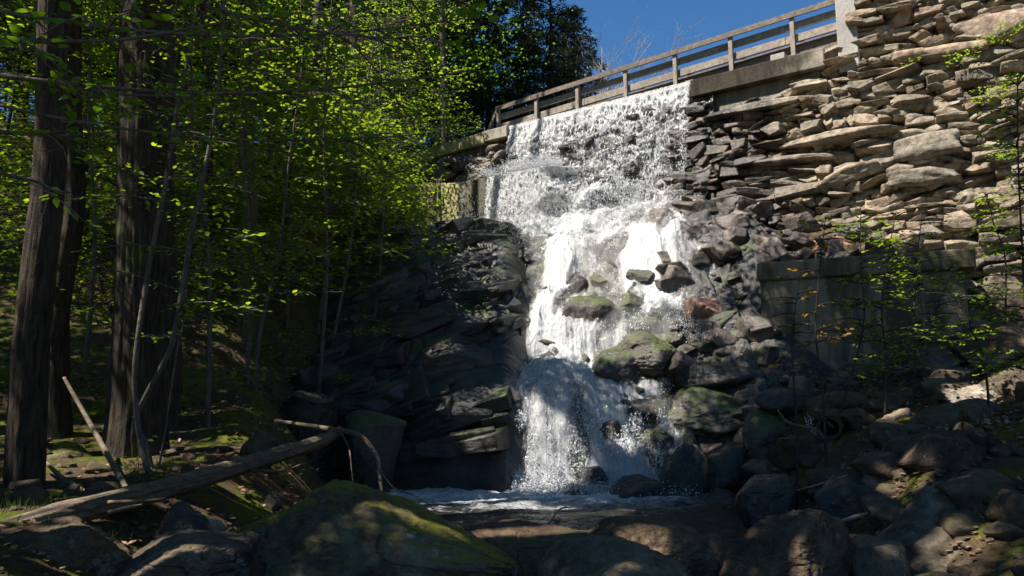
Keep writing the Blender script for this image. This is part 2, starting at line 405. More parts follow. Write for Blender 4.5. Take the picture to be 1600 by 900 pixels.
def ground_mat():
    m = NT('forest_ground'); v = m.coord('Object')
    n = m.noise(v, .8, 8, .65); n2 = m.noise(v, 9, 8, .7); n3 = m.noise(v, 60, 4, .7)
    col = m.ramp(n2, [(.3, (.025, .018, .012)), (.5, (.07, .048, .03)), (.7, (.15, .10, .065))])
    col = m.mix(m.mr(n3, .4, .65, 0, .6), col, (.18, .13, .085))
    geo = m.n('ShaderNodeNewGeometry'); sx = m.n('ShaderNodeSeparateXYZ'); m.l(geo.outputs['Normal'], sx.inputs[0])
    mk = m.math('MULTIPLY', m.mr(sx.outputs[2], .5, .85), m.mr(m.noise(v, 1.5, 7, .7), .49, .57))
    mc = m.mix(m.noise(v, 14, 4), (.045, .065, .008), (.17, .19, .02))
    col = m.mix(mk, col, mc)
    b = m.bump(n3, .02); b = m.bump(n2, .08, 1, b)
    return m.fin(m.bsdf(col, .95, b, .1).outputs[0])
M_ground = ground_mat()

# ------------------------------------------------------------ terrain sheet
def axis(segs):
    return np.unique(np.concatenate([np.arange(a, b, s) for a, b, s in segs]+[[segs[-1][1]]]))
ax = axis([(-160, -40, 8), (-40, -10, .8), (-10, 12, .09), (12, 40, .8), (40, 160, 8)])
ay = axis([(-30, -2, 1.5), (-2, 24, .09), (24, 60, .7), (60, 200, 6)])
X, Y = np.meshgrid(ax, ay); Z = T(X, Y)
Z = Z-.45*ss(X, -.6, .1)*(1-ss(X, 5.6, 6.2))*ss(Y, 13.3, 13.8)*(1-ss(Y, 19.8, 20.4))
s_, d_ = dam_so(X, Y)
o = mesh('ground', np.stack([X, Y, Z], -1).reshape(-1, 3), grid_faces(len(ay), len(ax)), M_ground); tag(o, kind='structure')

# bedrock outcrop left of the fall : a dense sheet of its own
gx = np.linspace(-5.2, 1.1, 330); gy = np.concatenate([np.linspace(12.7, 14.2, 130), np.linspace(14.21, 21.2, 300)])
X, Y = np.meshgrid(gx, gy)
lip = 13.35+.25*vnoise(np.stack([X*1.1, 0*X, 0*X], -1), 3)+.35*ss(-X, 2.2, 4.5)
Yr = Y-lip
zb = np.interp(Yr, [-1, 0, .12, .35, 1.0, 2.0, 3.4, 5.2, 6.4, 7.6], [-.6, -.3, .75, 1.35, 1.85, 2.7, 3.95, 5.25, 5.95, 6.2])
P3 = np.stack([X, Y, zb], -1)
layer = P3@rotm(.35, .30, .5).T*V3(.35, .9, 2.6)
wob = .16*ridged(layer, 3, 31, .5)+.20*fbm(P3*.9, 3, 33)+.012*ridged(P3@rotm(0, .35, 0).T*V3(1.2, 3, 6), 3, 35)
wob = wob*ss(Yr, -.6, .5)
# ledges: stepped terraces tilting to the left
ph = zb*1.6+X*.35+.5*fbm(P3*.7, 3, 40); st = (ph-np.floor(ph)); wob += .20*(ss(st, .0, .3)-.5)*ss(Yr, .2, 1)
edge = ss(X, -.2, .9)*.9+ss(-X, 3.6, 5.1)*np.interp(Y, [13, 17, 21], [1.0, 1.3, .6])
cs = zb-.32*X-.05*Y+.30*fbm(P3*V3(.45, .45, .3), 3, 44)
def saw(c, per, amp, sd, sh=.16):
    q = c/per; i = np.floor(q); f = q-i; a = .5+.6*vnoise(np.stack([i*7.31, X*.55, Y*.4], -1), sd)
    return amp*a*(ss(f, 0, sh)-f)
wob = wob*.75+(saw(cs, .42, .27, 61, .10)+saw(cs+.1*fbm(P3*1.4, 2, 47), .13, .085, 62, .25))*ss(Yr, .1, .7)
wob = wob*(1-.75*ss(X, -.5, .2))*.45; Z = zb+wob-edge+fracture(X*.75+.5*Y*.3+.3*vnoise(P3*1.1, 2), Y*.95-X*.45, 5, .04, .05)*ss(Yr, .1, .8)+fracture(X*1.6+.4*vnoise(P3*2, 8), Y*2.2-X*.9, 6, .004, .008)
BED = (gx, gy, Z)
bedmb = MB(); bedmb.add(np.stack([X, Y, Z], -1).reshape(-1, 3), grid_faces(len(gy), len(gx)))
# broken slabs and ledges of the same bedding, dipping down to the left
rng = R(2024); sl = [rock_cut(1500+i, cuts=8, maxe=.16, bev=.03, rough=.8) for i in range(12)]
for k in range(300):
    x = rng.uniform(-4.6, .25); i = int(rng.integers(30, len(gy)-20)); j = int(np.argmin(abs(gx-x)))
    z = Z[i, j]; y = gy[i]
    if y < 13.4 and rng.random() < .5: continue
    big = rng.random()**2; v, f = sl[int(rng.integers(12))]
    v = v*V3(.22+.62*big, .20+.45*big, .08+.15*big); v = v*(V3(.5, .8, .8) if x > -.7 else 1)
    v = v@rotm(.34+rng.normal()*.13, -.20+rng.normal()*.10, -.1+rng.normal()*.3).T
    slope = (Z[min(i+25, len(gy)-1), j]-Z[max(i-25, 0), j])/(gy[min(i+25, len(gy)-1)]-gy[max(i-25, 0)])
    bedmb.add(v+V3(x-.25*big*(x > -.4), y+.05, z-.09-.05*big+.03*rng.normal()), f)
o = bedmb.build('bedrock', M_bed); tag(o, kind='structure')

# ------------------------------------------------------------ dam : wall, stones, coping
sF0, _ = PD(800, 200); sF1, _ = PD(1081, 133); sC1, _ = PD(1290, 79); sR = sC1+7.5
sL0, _ = PD(640, 240)
print('dam s', sL0, sF0, sF1, sC1, 'Yend', dp(sC1, 0, 0))

def stone_cells(s0, s1, z0, z1, rng, big=(.45, 1.5), thin=(.14, .42)):
    out = []
    def rec(a, b, c, d, k):
        w, h = b-a, d-c
        mw = rng.uniform(*big); mh = rng.uniform(*thin)
        if h > mh and (w/h < 2.7 or w < mw*1.3):
            t = rng.uniform(.35, .65); m_ = c+h*t; rec(a, b, c, m_, k+1); rec(a, b, m_, d, k+1)
        elif w > mw:
            t = rng.uniform(.3, .7); m_ = a+w*t; rec(a, m_, c, d, k+1); rec(m_, b, c, d, k+1)
        else: out.append((a, b, c, d))
    rec(s0, s1, z0, z1, 0); return out
def batter(z, s, top=9.3): return -.14*np.clip(top-z, 0, 9)
_t = {}
def tmpl(i, sub=4):
    if (i, sub) not in _t: _t[(i, sub)] = rock_cut(900+i, cuts=9, maxe=.22 if sub > 3 else .5 if sub == 3 else .9)
    return _t[(i, sub)]
def stone_wall(mb, s0, s1, z0, topf, seed, basef, jit=.12, big=(.35, 1.25), thin=(.17, .42), offk=1., chink=1.0):
    rng = R(seed)
    cells = []
    a = s0
    zt = max(topf(s0), topf(s1))
    for (a, b, c, d) in stone_cells(s0, s1, z0, zt, rng, big, thin):
        cells.append((a, b, c, d))
    n = 0
    for (a, b, c, d) in cells:
        cs, cz = (a+b)/2, (c+d)/2
        wv = V3(cs*.45, cz*.9, seed)
        cz += .22*float(vnoise(wv[None], 3)[0])*1.0+ .10*float(vnoise(wv[None]*2.3, 8)[0])
        cs += .15*float(vnoise(wv[None]*1.3, 5)[0])
        if cz+.35*(d-c) > topf(cs) or cz < basef(cs)-.5: continue
        hw, hz = (b-a)/2*rng.uniform(1.0, 1.14), (d-c)/2*rng.uniform(1.02, 1.2)
        hd = rng.uniform(.22, .42)*offk
        v, f = tmpl(int(rng.integers(18)), 4)
        v = v@rotm(rng.normal()*.18, 0, rng.normal()*.1).T
        v = v*V3(hw/.92, hd, hz/.90)
        v = v@rotm(rng.normal()*.10, -.03+rng.normal()*jit, rng.normal()*.10).T
        o = batter(cz, cs)+.12+rng.uniform(-.16, .12)*offk
        q = A0*V3(1, 1, 0)+U*(cs+v[:, 0:1])+N*(o+v[:, 1:2])+V3(0, 0, 1)*(cz+v[:, 2:3])
        mb.add(q, f, rng.random()); n += 1
        if rng.random() < .75*chink:
            v, f = tmpl(int(rng.integers(18)), 3)
            k = rng.uniform(.05, .12); v = v@rotm(*rng.uniform(0, 6, 3)).T*V3(k*1.9, k*1.3, k)
            q = A0*V3(1, 1, 0)+U*(b+rng.normal()*.06+v[:, 0:1])+N*(batter(cz, cs)-.02+v[:, 1:2])+V3(0, 0, 1)*(c+rng.normal()*.05+v[:, 2:3])
            mb.add(q, f, rng.random())
    return n
wallroot = dp(sC1, 0, 5)
def basef(s):
    q = dp(s, -.8, 0); return float(T(q[0], q[1], False))
def toph(s):
    if s < sC1-.2: return float(np.interp(s, [sF1-.3, sF1+1.2, sC1-.2], [8.55, 8.75, 9.15]))
    return float(np.interp(s, [sC1-.2, sC1+.05, sC1+.6, sC1+1.2, sR], [9.3, 9.35, 9.9, 13.6, 13.8]))
mb = MB()
n = stone_wall(mb, sF1-.5, sR, 2.0, toph, 11, basef)
# dark core behind the face stones
for (a, b, zt) in ((sF1-.5, sC1+.4, 8.6), (sC1+.4, sR, 13.2)):
    vs = []; zz = np.linspace(1.5, zt, 20); uu = np.linspace(a, b, 20)
    for z in zz:
        for s in uu: vs.append(dp(s, batter(z, s)+.22, z))
    mb.add(vs, grid_faces(20, 20)[:, ::-1], .9)
# long flat slabs set at the top and middle of the wall
rng = R(5)
for (px0, py0, px1, py1, th) in ((1500, 50, 1640, 24, .6), (1395, 90, 1540, 68, .32), (1235, 228, 1390, 204, .24), (1385, 285, 1500, 278, .36), (1290, 290, 1380, 265, .34), (1400, 245, 1500, 220, .5), (1100, 183, 1250, 152, .26), (1180, 258, 1300, 246, .2)):
    sa, za = PD(px0, py0, -.35); sb, zb_ = PD(px1, py1, -.35)
    v, f = rock_shape(4, int(px0), 8, 14, .15); L = math.hypot(sb-sa, zb_-za)/2; an = math.atan2(zb_-za, sb-sa)
    v = v*V3(L/.9, .38, th/1.8); v = v@rotm(.1, -an, 0).T
    cz = (za+zb_)/2; cs = (sa+sb)/2
    q = A0*V3(1, 1, 0)+U*(cs+v[:, 0:1])+N*(batter(cz, cs)-.08+v[:, 1:2])+V3(0, 0, 1)*(cz+v[:, 2:3])
    mb.add(q, f, rng.uniform(.3, .7))
o = mb.build('stone_wall', M_wall, loc=wallroot)
tag(o, 'high dry laid stone retaining wall of rough tan and grey slabs right of the fall', 'wall')
print('stones', n)

# wall under the curtain: rough wet masonry
mb = MB()
ns, nz = 420, 330
S, Zz = np.meshgrid(np.linspace(sF0-.15, sF1+.6, ns), np.linspace(4.2, LIP-.03, nz))
def under(S, Z, k=1.):
    p = np.stack([S, 0*S, Z], -1)
    cell = vnoise(p*V3(2.2, 1, 4.), 50)+.6*vnoise(p*V3(5, 1, 8), 51)
    b = -.10*np.clip(LIP-Z, 0, 6)-(.16*np.abs(cell)*k+.06*(1-k))*ss(LIP-Z, .1, .8)-.22*ss(fbm(p*V3(.8, 1, 1.0), 3, 55), .0, .5)*ss(LIP-Z, .8, 2)
    # a heap of blocks low down throws the water outwards
    b = b-.75*np.exp(-((S-(sF0+sF1)/2-.35-.45*(Z-6.6))/.55)**2)*ss(7.6-Z, 0, .9)
    b = b-.5*ss(S, sF1-1.2, sF1)*ss(7.4-Z, 0, 1.6)
    return b
O = under(S, Zz)
q = A0*V3(1, 1, 0)+U*S[..., None]+N*O[..., None]+V3(0, 0, 1)*Zz[..., None]
mb.add(q.reshape(-1, 3), grid_faces(nz, ns), .5)
rng = R(77)
for k in range(150):
    s = rng.uniform(sF0, sF1+.4); z = rng.uniform(4.6, 9.1); v, f = tmpl(int(rng.integers(18)), 3)
    v = v*V3(rng.uniform(.15, .4), .22, rng.uniform(.08, .18)); v = v@rotm(.1, rng.normal()*.15, 0).T
    oo = float(under(np.array([s]), np.array([z]))[0])+.06
    mb.add(A0*V3(1, 1, 0)+U*(s+v[:, 0:1])+N*(oo+v[:, 1:2])+V3(0, 0, 1)*(z+v[:, 2:3]), f, rng.random())
o = mb.build('dam', M_wet, loc=dp((sF0+sF1)/2, 0, 5)); tag(o, 'dark wet masonry of the dam showing through gaps in the falling water', 'dam')

# coping right of the fall with its inset footing
c = empty('dam_coping', dp(sF1, 0, 9), 'concrete coping beam, wet and dark at its left end, right of the falling water', 'coping')
cl = np.array(c.location)
mb = MB(); boxv(mb, dp, sF1+.02, sC1+.0, -.18, .55, 9.16, LIP+.02, bev=.025); mb.build('beam', conc_mat('dripping_concrete', (.24, .22, .18), (.34, .31, .25), amt=.4, drip=(1.9, 2.9)), c, False, loc=cl)
mb = MB(); boxv(mb, dp, sF1+.02, sC1-.15, .02, .5, 8.2, 9.155, bev=.02, z1b=9.155, z0b=8.9); mb.build('footing', M_concw, c, False, loc=cl)
M_drop = None
def water_white(name, alpha=None, col=(.70, .72, .75), rough=.35, trans=.35):
    m = NT(name); d = m.bsdf(col, rough, None, .5); t = m.n('ShaderNodeBsdfTranslucent'); t.inputs[0].default_value = (*col, 1)
    mx = m.n('ShaderNodeMixShader'); mx.inputs[0].default_value = trans; m.l(d.outputs[0], mx.inputs[1]); m.l(t.outputs[0], mx.inputs[2])
    return m.fin(mx.outputs[0])
M_white = water_white('white_water')

o1 = MB(); s, z = PD(1217, 92, .12); boxv(o1, dp, s-.17, s+.17, .0, .32, LIP+.021, LIP+.23, bev=.01)
tag(o1.build('concrete_block', M_concp, None, False, loc=dp(s, .1, LIP)), 'small pale concrete block standing on the coping below the railing', 'block')
o1 = MB(); s, z = PD(1072, 132, .12); boxv(o1, dp, s-.02, s+.2, .1, .4, LIP+.021, LIP+.16, bev=.01)
tag(o1.build('concrete_block', M_conc, None, False, loc=dp(s, .1, LIP)), 'low brown concrete block at the right end of the weir crest', 'block')

# concrete pier at the bridge end
s0, _ = PD(1311, 60, .0); s1, _ = PD(1343, 60, .0)
mb = MB(); boxv(mb, dp, s0+.0, s1, -.22, .9, 8.9, 13.6, bev=.02)
o = mb.build('concrete_pier', M_concp, None, False, loc=dp(s0, 0, 9)); tag(o, 'tall pale concrete pier where the railing meets the stone wall', 'pier')
SP0 = s0
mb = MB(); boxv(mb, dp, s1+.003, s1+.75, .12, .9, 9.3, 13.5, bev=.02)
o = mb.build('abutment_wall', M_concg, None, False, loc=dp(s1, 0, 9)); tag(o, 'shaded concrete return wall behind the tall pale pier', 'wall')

# ------------------------------------------------------------ footbridge
OFN = .75; OFF = OFN+1.35
sB0, zr = PD(778, 168, OFN); zrail = float(np.mean([PD(778, 169, OFN)[1], PD(1055, 79, OFN)[1], PD(1305, 1, OFN)[1]]))
zpb = LIP+.10
print('rail z', [PD(a, b, OFN)[1] for a, b in ((778, 169), (902, 127), (1055, 79), (1143, 50), (1305, 1))])
br = empty('footbridge', dp(sB0, OFN, LIP), 'weathered wooden footbridge with three rail fence crossing above the weir', 'footbridge')
bl_ = np.array(br.location)
print('beam', [PD(a,b,OFN)[1] for a,b in ((1143,84),(1143,110),(1300,50),(1300,76),(1055,108),(1241,47),(902,153),(902,139),(1055,90),(1055,125),(1241,30),(1241,55))])
ZR = 11.10; ZD = ZR-.84; SLO = .042; SREF = PD(1193, 34, OFN)[0]
def bp(s, o, z): return dp(s, o, z+SLO*(s-SREF))
posts = [PD(px, 100, OFN)[0] for px in (779, 838, 902, 977, 1055, 1143, 1241)]
for side, off in ((0, OFN), (1, OFF)):
    for k, s in enumerate(posts):
        s = s+(0 if side == 0 else -.12)
        mb = MB(); boxv(mb, bp, s-.055, s+.055, off-.05, off+.05, LIP+.30, ZR-.045, bev=.006)
        mb.build('post', M_woodd if side else M_wood, br, False, loc=bp(s, off, LIP))
    e = SP0-.005
    mb = MB(); boxv(mb, bp, posts[0]-.08, e, off-.075, off+.075, ZR-.042, ZR+.0, bev=.005)
    mb.build('top_rail', M_woodd, br, False, loc=bp(posts[3], off, ZR))
    mb = MB(); boxv(mb, bp, posts[0]-.05, e, off+(.053 if side == 0 else -.093), off+(.093 if side == 0 else -.053), ZR-.20, ZR-.05, bev=.005) if side else boxv(mb, bp, posts[0]-.05, e, off-.093, off-.053, ZR-.16, ZR-.044, bev=.005)
    mb.build('rail', M_woodd, br, False, loc=bp(posts[3], off, ZR))
    for zc in (() if side else (ZR-.33, ZR-.66)):
        mb = MB(); x0 = posts[0]
        # three boards butted end to end
        cuts = [posts[0]-.05, posts[2]+.2, posts[4]+.1, posts[6]-.2, e]
        for a, b in zip(cuts[:-1], cuts[1:]):
            j = R(int(a*100)+500).normal()*.006
            if side == 0: boxv(mb, bp, a+.004, b-.004, off+.053, off+.093, zc-.10+j, zc+.10+j, bev=.005)
            else: boxv(mb, bp, a+.004, b-.004, off-.093, off-.053, zc-.10+j, zc+.10+j, bev=.005)
        mb.build('rail', M_wood, br, False, loc=bp(posts[3], off, zc))
mb = MB(); boxv(mb, bp, posts[0]-.3, SP0-.005, OFN-.02, OFF+.05, ZD-.04, ZD, bev=.004); mb.build('deck', M_woodd, br, False, loc=bp(posts[3], OFN, ZD))
for off in (OFN+.02, OFF-.08):
    mb = MB(); boxv(mb, bp, posts[0]-.3, SP0-.005, off+.055, off+.17, ZD-.36, ZD-.045, bev=.005); mb.build('beam', M_woodd, br, False, loc=bp(posts[3], off, ZD))
mb = MB(); pa = bp(posts[0]-.06, OFN, ZR-.1); pb = bp(posts[0]-.95, OFN+.1, LIP+.02)
add_tube(mb, [pa, pb], .05, 4); mb.build('brace', M_wood, br, False, loc=pa)
# thin pipe railing beyond the left end
mb = MB()
sA, zA = PD(757, 185, 1.2)
for z in (LIP+.75, LIP+.35):
    add_tube(mb, [dp(sA, 1.2, z), dp(sA-4.5, 1.5, z+.25)], .018, 6)
for k in range(4): add_tube(mb, [dp(sA-1.4*k, 1.2+.09*k, 8.9), dp(sA-1.4*k, 1.2+.09*k, LIP+.77+.07*k)], .02, 6)
M_pipe = NT('painted_pipe'); M_pipe = M_pipe.fin(M_pipe.bsdf((.12, .2, .17), .5).outputs[0])
tag(mb.build('pipe_railing', M_pipe, None, loc=dp(sA, 1.2, LIP)), 'thin grey green pipe railing left of the wooden bridge', 'railing')

# ------------------------------------------------------------ left wing wall, ledge, stones
w = empty('wing_wall', dp(sF0-1, 0, 9), 'sloping concrete wing wall cap left of the weir, mossy and yellowish', 'wall')
wl = np.array(w.location)
sA, _ = PD(756, 205, -.25)
mb = MB(); boxv(mb, dp, sA, sF0-.02, -.25, .5, 9.27, LIP+.02, bev=.02); mb.build('cap', M_conc, w, False, loc=wl)
# wing runs back-left, falling slightly
P0 = dp(sA-.01, -.25, 0); Y2 = 24.6; P1 = P(628, 243, Y2); dirw = unit((P1-P0)*V3(1, 1, 0)); nw = V3(-dirw[1], dirw[0], 0); nw = nw if nw[1] > 0 else -nw
def wp(s, o, z): return P0*V3(1, 1, 0)+dirw*s+nw*o+V3(0, 0, z)
Lw = np.linalg.norm((P1-P0)[:2]); zE = P1[2]
print('wing', Lw, zE)
mb = MB(); boxv(mb, wp, .0, Lw+3, .0, .5, 9.22, LIP, bev=.02, z1b=LIP+(zE-LIP)*(Lw+3)/Lw, z0b=9.22+(zE-LIP)*(Lw+3)/Lw); mb.build('cap', M_concy, w, False, loc=wl)
mb = MB(); boxv(mb, wp, .05, Lw+3, .12, .5, 7.0, 9.2, bev=.02, z0b=6.5, z1b=9.2+(zE-LIP)*(Lw+3)/Lw); mb.build('footing', M_concg, w, False, loc=wl)
# stones between cap and ledge
mb = MB(); rng = R(21)
_, zl = PD(740, 281, -1.1); print('ledge z', zl)
for k in range(46):
    s = rng.uniform(sF0-2.6, sF0-.1); z = rng.uniform(zl-.1, 9.05); v, f = rock_shape(3, 300+k, 10, 12, .1)
    v = v*V3(rng.uniform(.2, .42), .3, rng.uniform(.12, .24)); v = v@rotm(.1, rng.normal()*.3, rng.normal()*.3).T
    oo = -.12-.28*(9.0-z)
    mb.add(A0*V3(1, 1, 0)+U*(s+v[:, 0:1])+N*(oo+v[:, 1:2])+V3(0, 0, 1)*(z+v[:, 2:3]), f, rng.random())
vs = [dp(s, -.0-.28*(9.2-z), z) for z in np.linspace(6, 9.25, 8) for s in np.linspace(sF0-3.4, sF0+.1, 8)]
mb.add(vs, grid_faces(8, 8), .9)
tag(mb.build('rubble_masonry', rock_mat('dark_red_rubble', (.05, .035, .035), (.10, .075, .065), (.22, .19, .12), moss=.4, mosscol=((.06, .07, .02), (.2, .2, .05)), wet=.5), None, loc=dp(sF0-1, -.3, 8)), 'dark reddish rubble stones wedged under the wing wall cap, left of the fall', 'masonry')
# ledge
sK, _ = PD(717, 281, -1.1); sE, _ = PD(856, 281, -1.1)
mb = MB(); boxv(mb, dp, sK, sE, -1.1, -.1, 4.6, zl, bev=.02)
tag(mb.build('concrete_ledge', M_concw, None, False, loc=dp(sK, -1, 6)), 'wet brown concrete step that the left side of the fall lands on', 'ledge')
Q0 = dp(sK-.004, -1.1, 0); Q1 = P(632, 272, 23.6); dq = unit((Q1-Q0)*V3(1, 1, 0)); nq = V3(-dq[1], dq[0], 0); nq = nq if nq[1] > 0 else -nq
def qp(s, o, z): return Q0*V3(1, 1, 0)+dq*s+nq*o+V3(0, 0, z)
mb = MB(); boxv(mb, qp, 0, 4.5, 0, .9, 4.6, zl+.003, bev=.02, z1b=Q1[2]+.1, z0b=4.6)
tag(mb.build('ledge_side_wall', M_concy, None, False, loc=Q0), 'sunlit yellowish concrete side wall left of the wet step', 'wall')

# ------------------------------------------------------------ gate chamber block on the right
g0 = P(1186, 412, 14.6); g1 = P(1500, 388, 13.2); gu = unit((g1-g0)*V3(1, 1, 0)); gn = V3(-gu[1], gu[0], 0); Lg = np.linalg.norm((g1-g0)[:2])
def gp(s, o, z): return g0*V3(1, 1, 0)+gu*s+gn*o+V3(0, 0, z)
zt = (g0[2]+g1[2])/2; print('block', Lg, g0[2], g1[2], T(g0[0], g0[1]), T(g1[0], g1[1]))
gb = empty('gate_chamber', gp(Lg/2, 1, 1.5), 'big square concrete chamber with a thick cap slab, in leafy shade on the right bank', 'concrete chamber')
gl = np.array(gb.location)
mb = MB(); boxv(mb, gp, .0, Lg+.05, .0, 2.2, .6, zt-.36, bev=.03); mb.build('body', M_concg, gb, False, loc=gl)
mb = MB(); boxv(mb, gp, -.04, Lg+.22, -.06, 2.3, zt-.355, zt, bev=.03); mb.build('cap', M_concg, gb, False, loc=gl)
# ------------------------------------------------------------ water
def dark_water(name):
    m = NT(name); v = m.coord('Object'); n = m.noise(m.coord('Object', (1, 1.6, 1)), 3.2, 6, .6, .5); n2 = m.noise(v, 14, 5, .6)
    # foam near the foot of the fall
    sx = m.n('ShaderNodeSeparateXYZ'); m.l(v, sx.inputs[0])
    foamk = m.math('MULTIPLY', m.mr(sx.outputs[1], -2.4, -.3, .12, 1), m.mr(sx.outputs[0], 1.3, 3.4, 1, .3))
    fo = m.noise(m.coord('Object', (1, 2.2, 1)), 3.4, 10, .78, 1.2)
    f = m.mr(m.math('ADD', fo, m.math('MULTIPLY', foamk, .60)),   .62, .95)
    b = m.bump(n2, .12, 1); b = m.bump(n, .25, 1, b)
    col = m.mix(f, (.018, .018, .014), (.72, .75, .78))
    return m.fin(m.bsdf(col, m.mix(f, .08, .5), b, .5).outputs[0])
gx = np.linspace(-2.4, 6.0, 260); gy = np.linspace(4.4, 14.0, 300); X, Y = np.meshgrid(gx, gy)
p3 = np.stack([X, Y, 0*X], -1)
ampl = .03+.06*ss(Y, 9.5, 13.4)
Z = .0+ampl*ridged(p3*V3(1.6, 3.0, 1), 4, 70)+.012*fbm(p3*6, 3, 71)
Z = Z-.35*ss(9.0-Y, 0, 5)*.5
pool_z = lambda x, y: 0.
o = mesh('stream_pool', np.stack([X, Y, Z], -1).reshape(-1, 3), grid_faces(300, 260), dark_water('pool_water'), loc=(0, 13.2, 0)); tag(o, kind='structure')
# reservoir behind the weir
q = [dp(s, o_, LIP-.02) for s, o_ in ((-3.0, .34), (sC1+.2, .34), (sC1+.2, 40), (-3.0, 40))]
mres = NT('reservoir_water'); mres = mres.fin(mres.bsdf((.02, .03, .035), .1, mres.bump(mres.noise(mres.coord('Object'), 5), .05), .5).outputs[0])
o = mesh('reservoir', q, np.array([[0, 1, 2, 3]]), mres, smooth=False); tag(o, kind='structure')
mb = MB(); boxv(mb, dp, sF0-.02, sF1+.02, .02, .5, 8.6, LIP-.03, bev=.02)
tag(mb.build('weir_crest', M_concw, None, False, loc=dp(sF0, 0, 9)), 'straight concrete weir crest the water pours over', 'weir')

def sheet_mat(name, kind, col=(.68, .69, .71)):
    m = NT(name)
    at = m.n('ShaderNodeUVMap'); at.uv_map = 'UVMap'
    def mp(scale):
        x = m.n('ShaderNodeMapping'); x.inputs['Scale'].default_value = scale; m.l(at.outputs[0], x.inputs[0]); return x.outputs[0]
    dn = m.n('ShaderNodeAttribute'); dn.attribute_name = 'tint'
    if kind == 'curtain':
        # uv: u metres across, v metres down
        wob = m.n('ShaderNodeTexNoise'); wob.inputs['Scale'].default_value = 2.4; wob.inputs['Detail'].default_value = 4; m.l(at.outputs[0], wob.inputs['Vector'])
        va = m.n('ShaderNodeVectorMath'); va.operation = 'MULTIPLY_ADD'; m.l(wob.outputs['Color'], va.inputs[0]); va.inputs[1].default_value = (.35, .35, 0); m.l(at.outputs[0], va.inputs[2])
        def mp2(scale):
            x = m.n('ShaderNodeMapping'); x.inputs['Scale'].default_value = scale; m.l(va.outputs[0], x.inputs[0]); return x.outputs[0]
        ce = m.vor(mp2((1, .48, 1)), 6.2, 'DISTANCE_TO_EDGE'); ce2 = m.vor(mp2((1, .5, 1)), 13, 'DISTANCE_TO_EDGE')
        net = m.math('SUBTRACT', 1, m.mr(ce, .0, .17)); net2 = m.math('SUBTRACT', 1, m.mr(ce2, 0, .2))
        stv = m.noise(mp((1, .09, 1)), 20, 6, .8); fine = m.noise(mp((1, .22, 1)), 46, 4, .85)
        h = m.math('ADD', m.math('MULTIPLY', net, .26), m.math('MULTIPLY', net2, .16))
        h = m.math('ADD', h, m.math('MULTIPLY', stv, .66)); h = m.math('ADD', h, m.math('MULTIPLY', fine, .55))
        a = m.mr(m.math('ADD', h, dn.outputs['Fac']), .80, 1.0)
    else:
        n1 = m.noise(mp((1, .45, 1)), 4.0, 8, .72, .8); n2 = m.noise(mp((1, .6, 1)), 22, 6, .8, .6)
        h = m.math('ADD', m.math('MULTIPLY', n1, .6), m.math('MULTIPLY', n2, .6))
        a = m.mr(m.math('ADD', h, dn.outputs['Fac']), .65, .92)
    # thin parts are clear brownish water, thick parts white
    b = m.bump(h, .05 if kind == 'curtain' else .06, 1)
    d = m.bsdf(col, .6, b, .35); t = m.n('ShaderNodeBsdfTranslucent'); t.inputs[0].default_value = (*col, 1); m.l(b, t.inputs['Normal'])
    mx = m.n('ShaderNodeMixShader'); mx.inputs[0].default_value = .35; m.l(d.outputs[0], mx.inputs[1]); m.l(t.outputs[0], mx.inputs[2])
    tr = m.n('ShaderNodeBsdfTransparent'); gl = m.n('ShaderNodeBsdfGlossy'); gl.inputs['Roughness'].default_value = .12; m.l(b, gl.inputs['Normal'])
    clear = m.n('ShaderNodeMixShader'); clear.inputs[0].default_value = .06; m.l(tr.outputs[0], clear.inputs[1]); m.l(gl.outputs[0], clear.inputs[2])
    m2 = m.n('ShaderNodeMixShader'); m.l(a, m2.inputs[0]); m.l(clear.outputs[0], m2.inputs[1]); m.l(mx.outputs[0], m2.inputs[2])
    return m.fin(m2.outputs[0])
def uvset(o, uv):
    me = o.data; l = me.uv_layers.new(name='UVMap'); idx = np.zeros(len(me.loops), np.int32); me.loops.foreach_get('vertex_index', idx)
    l.data.foreach_set('uv', uv[idx].astype(np.float32).ravel())
M_curt = sheet_mat('falling_water', 'curtain'); M_casc = sheet_mat('cascading_water', 'cascade')
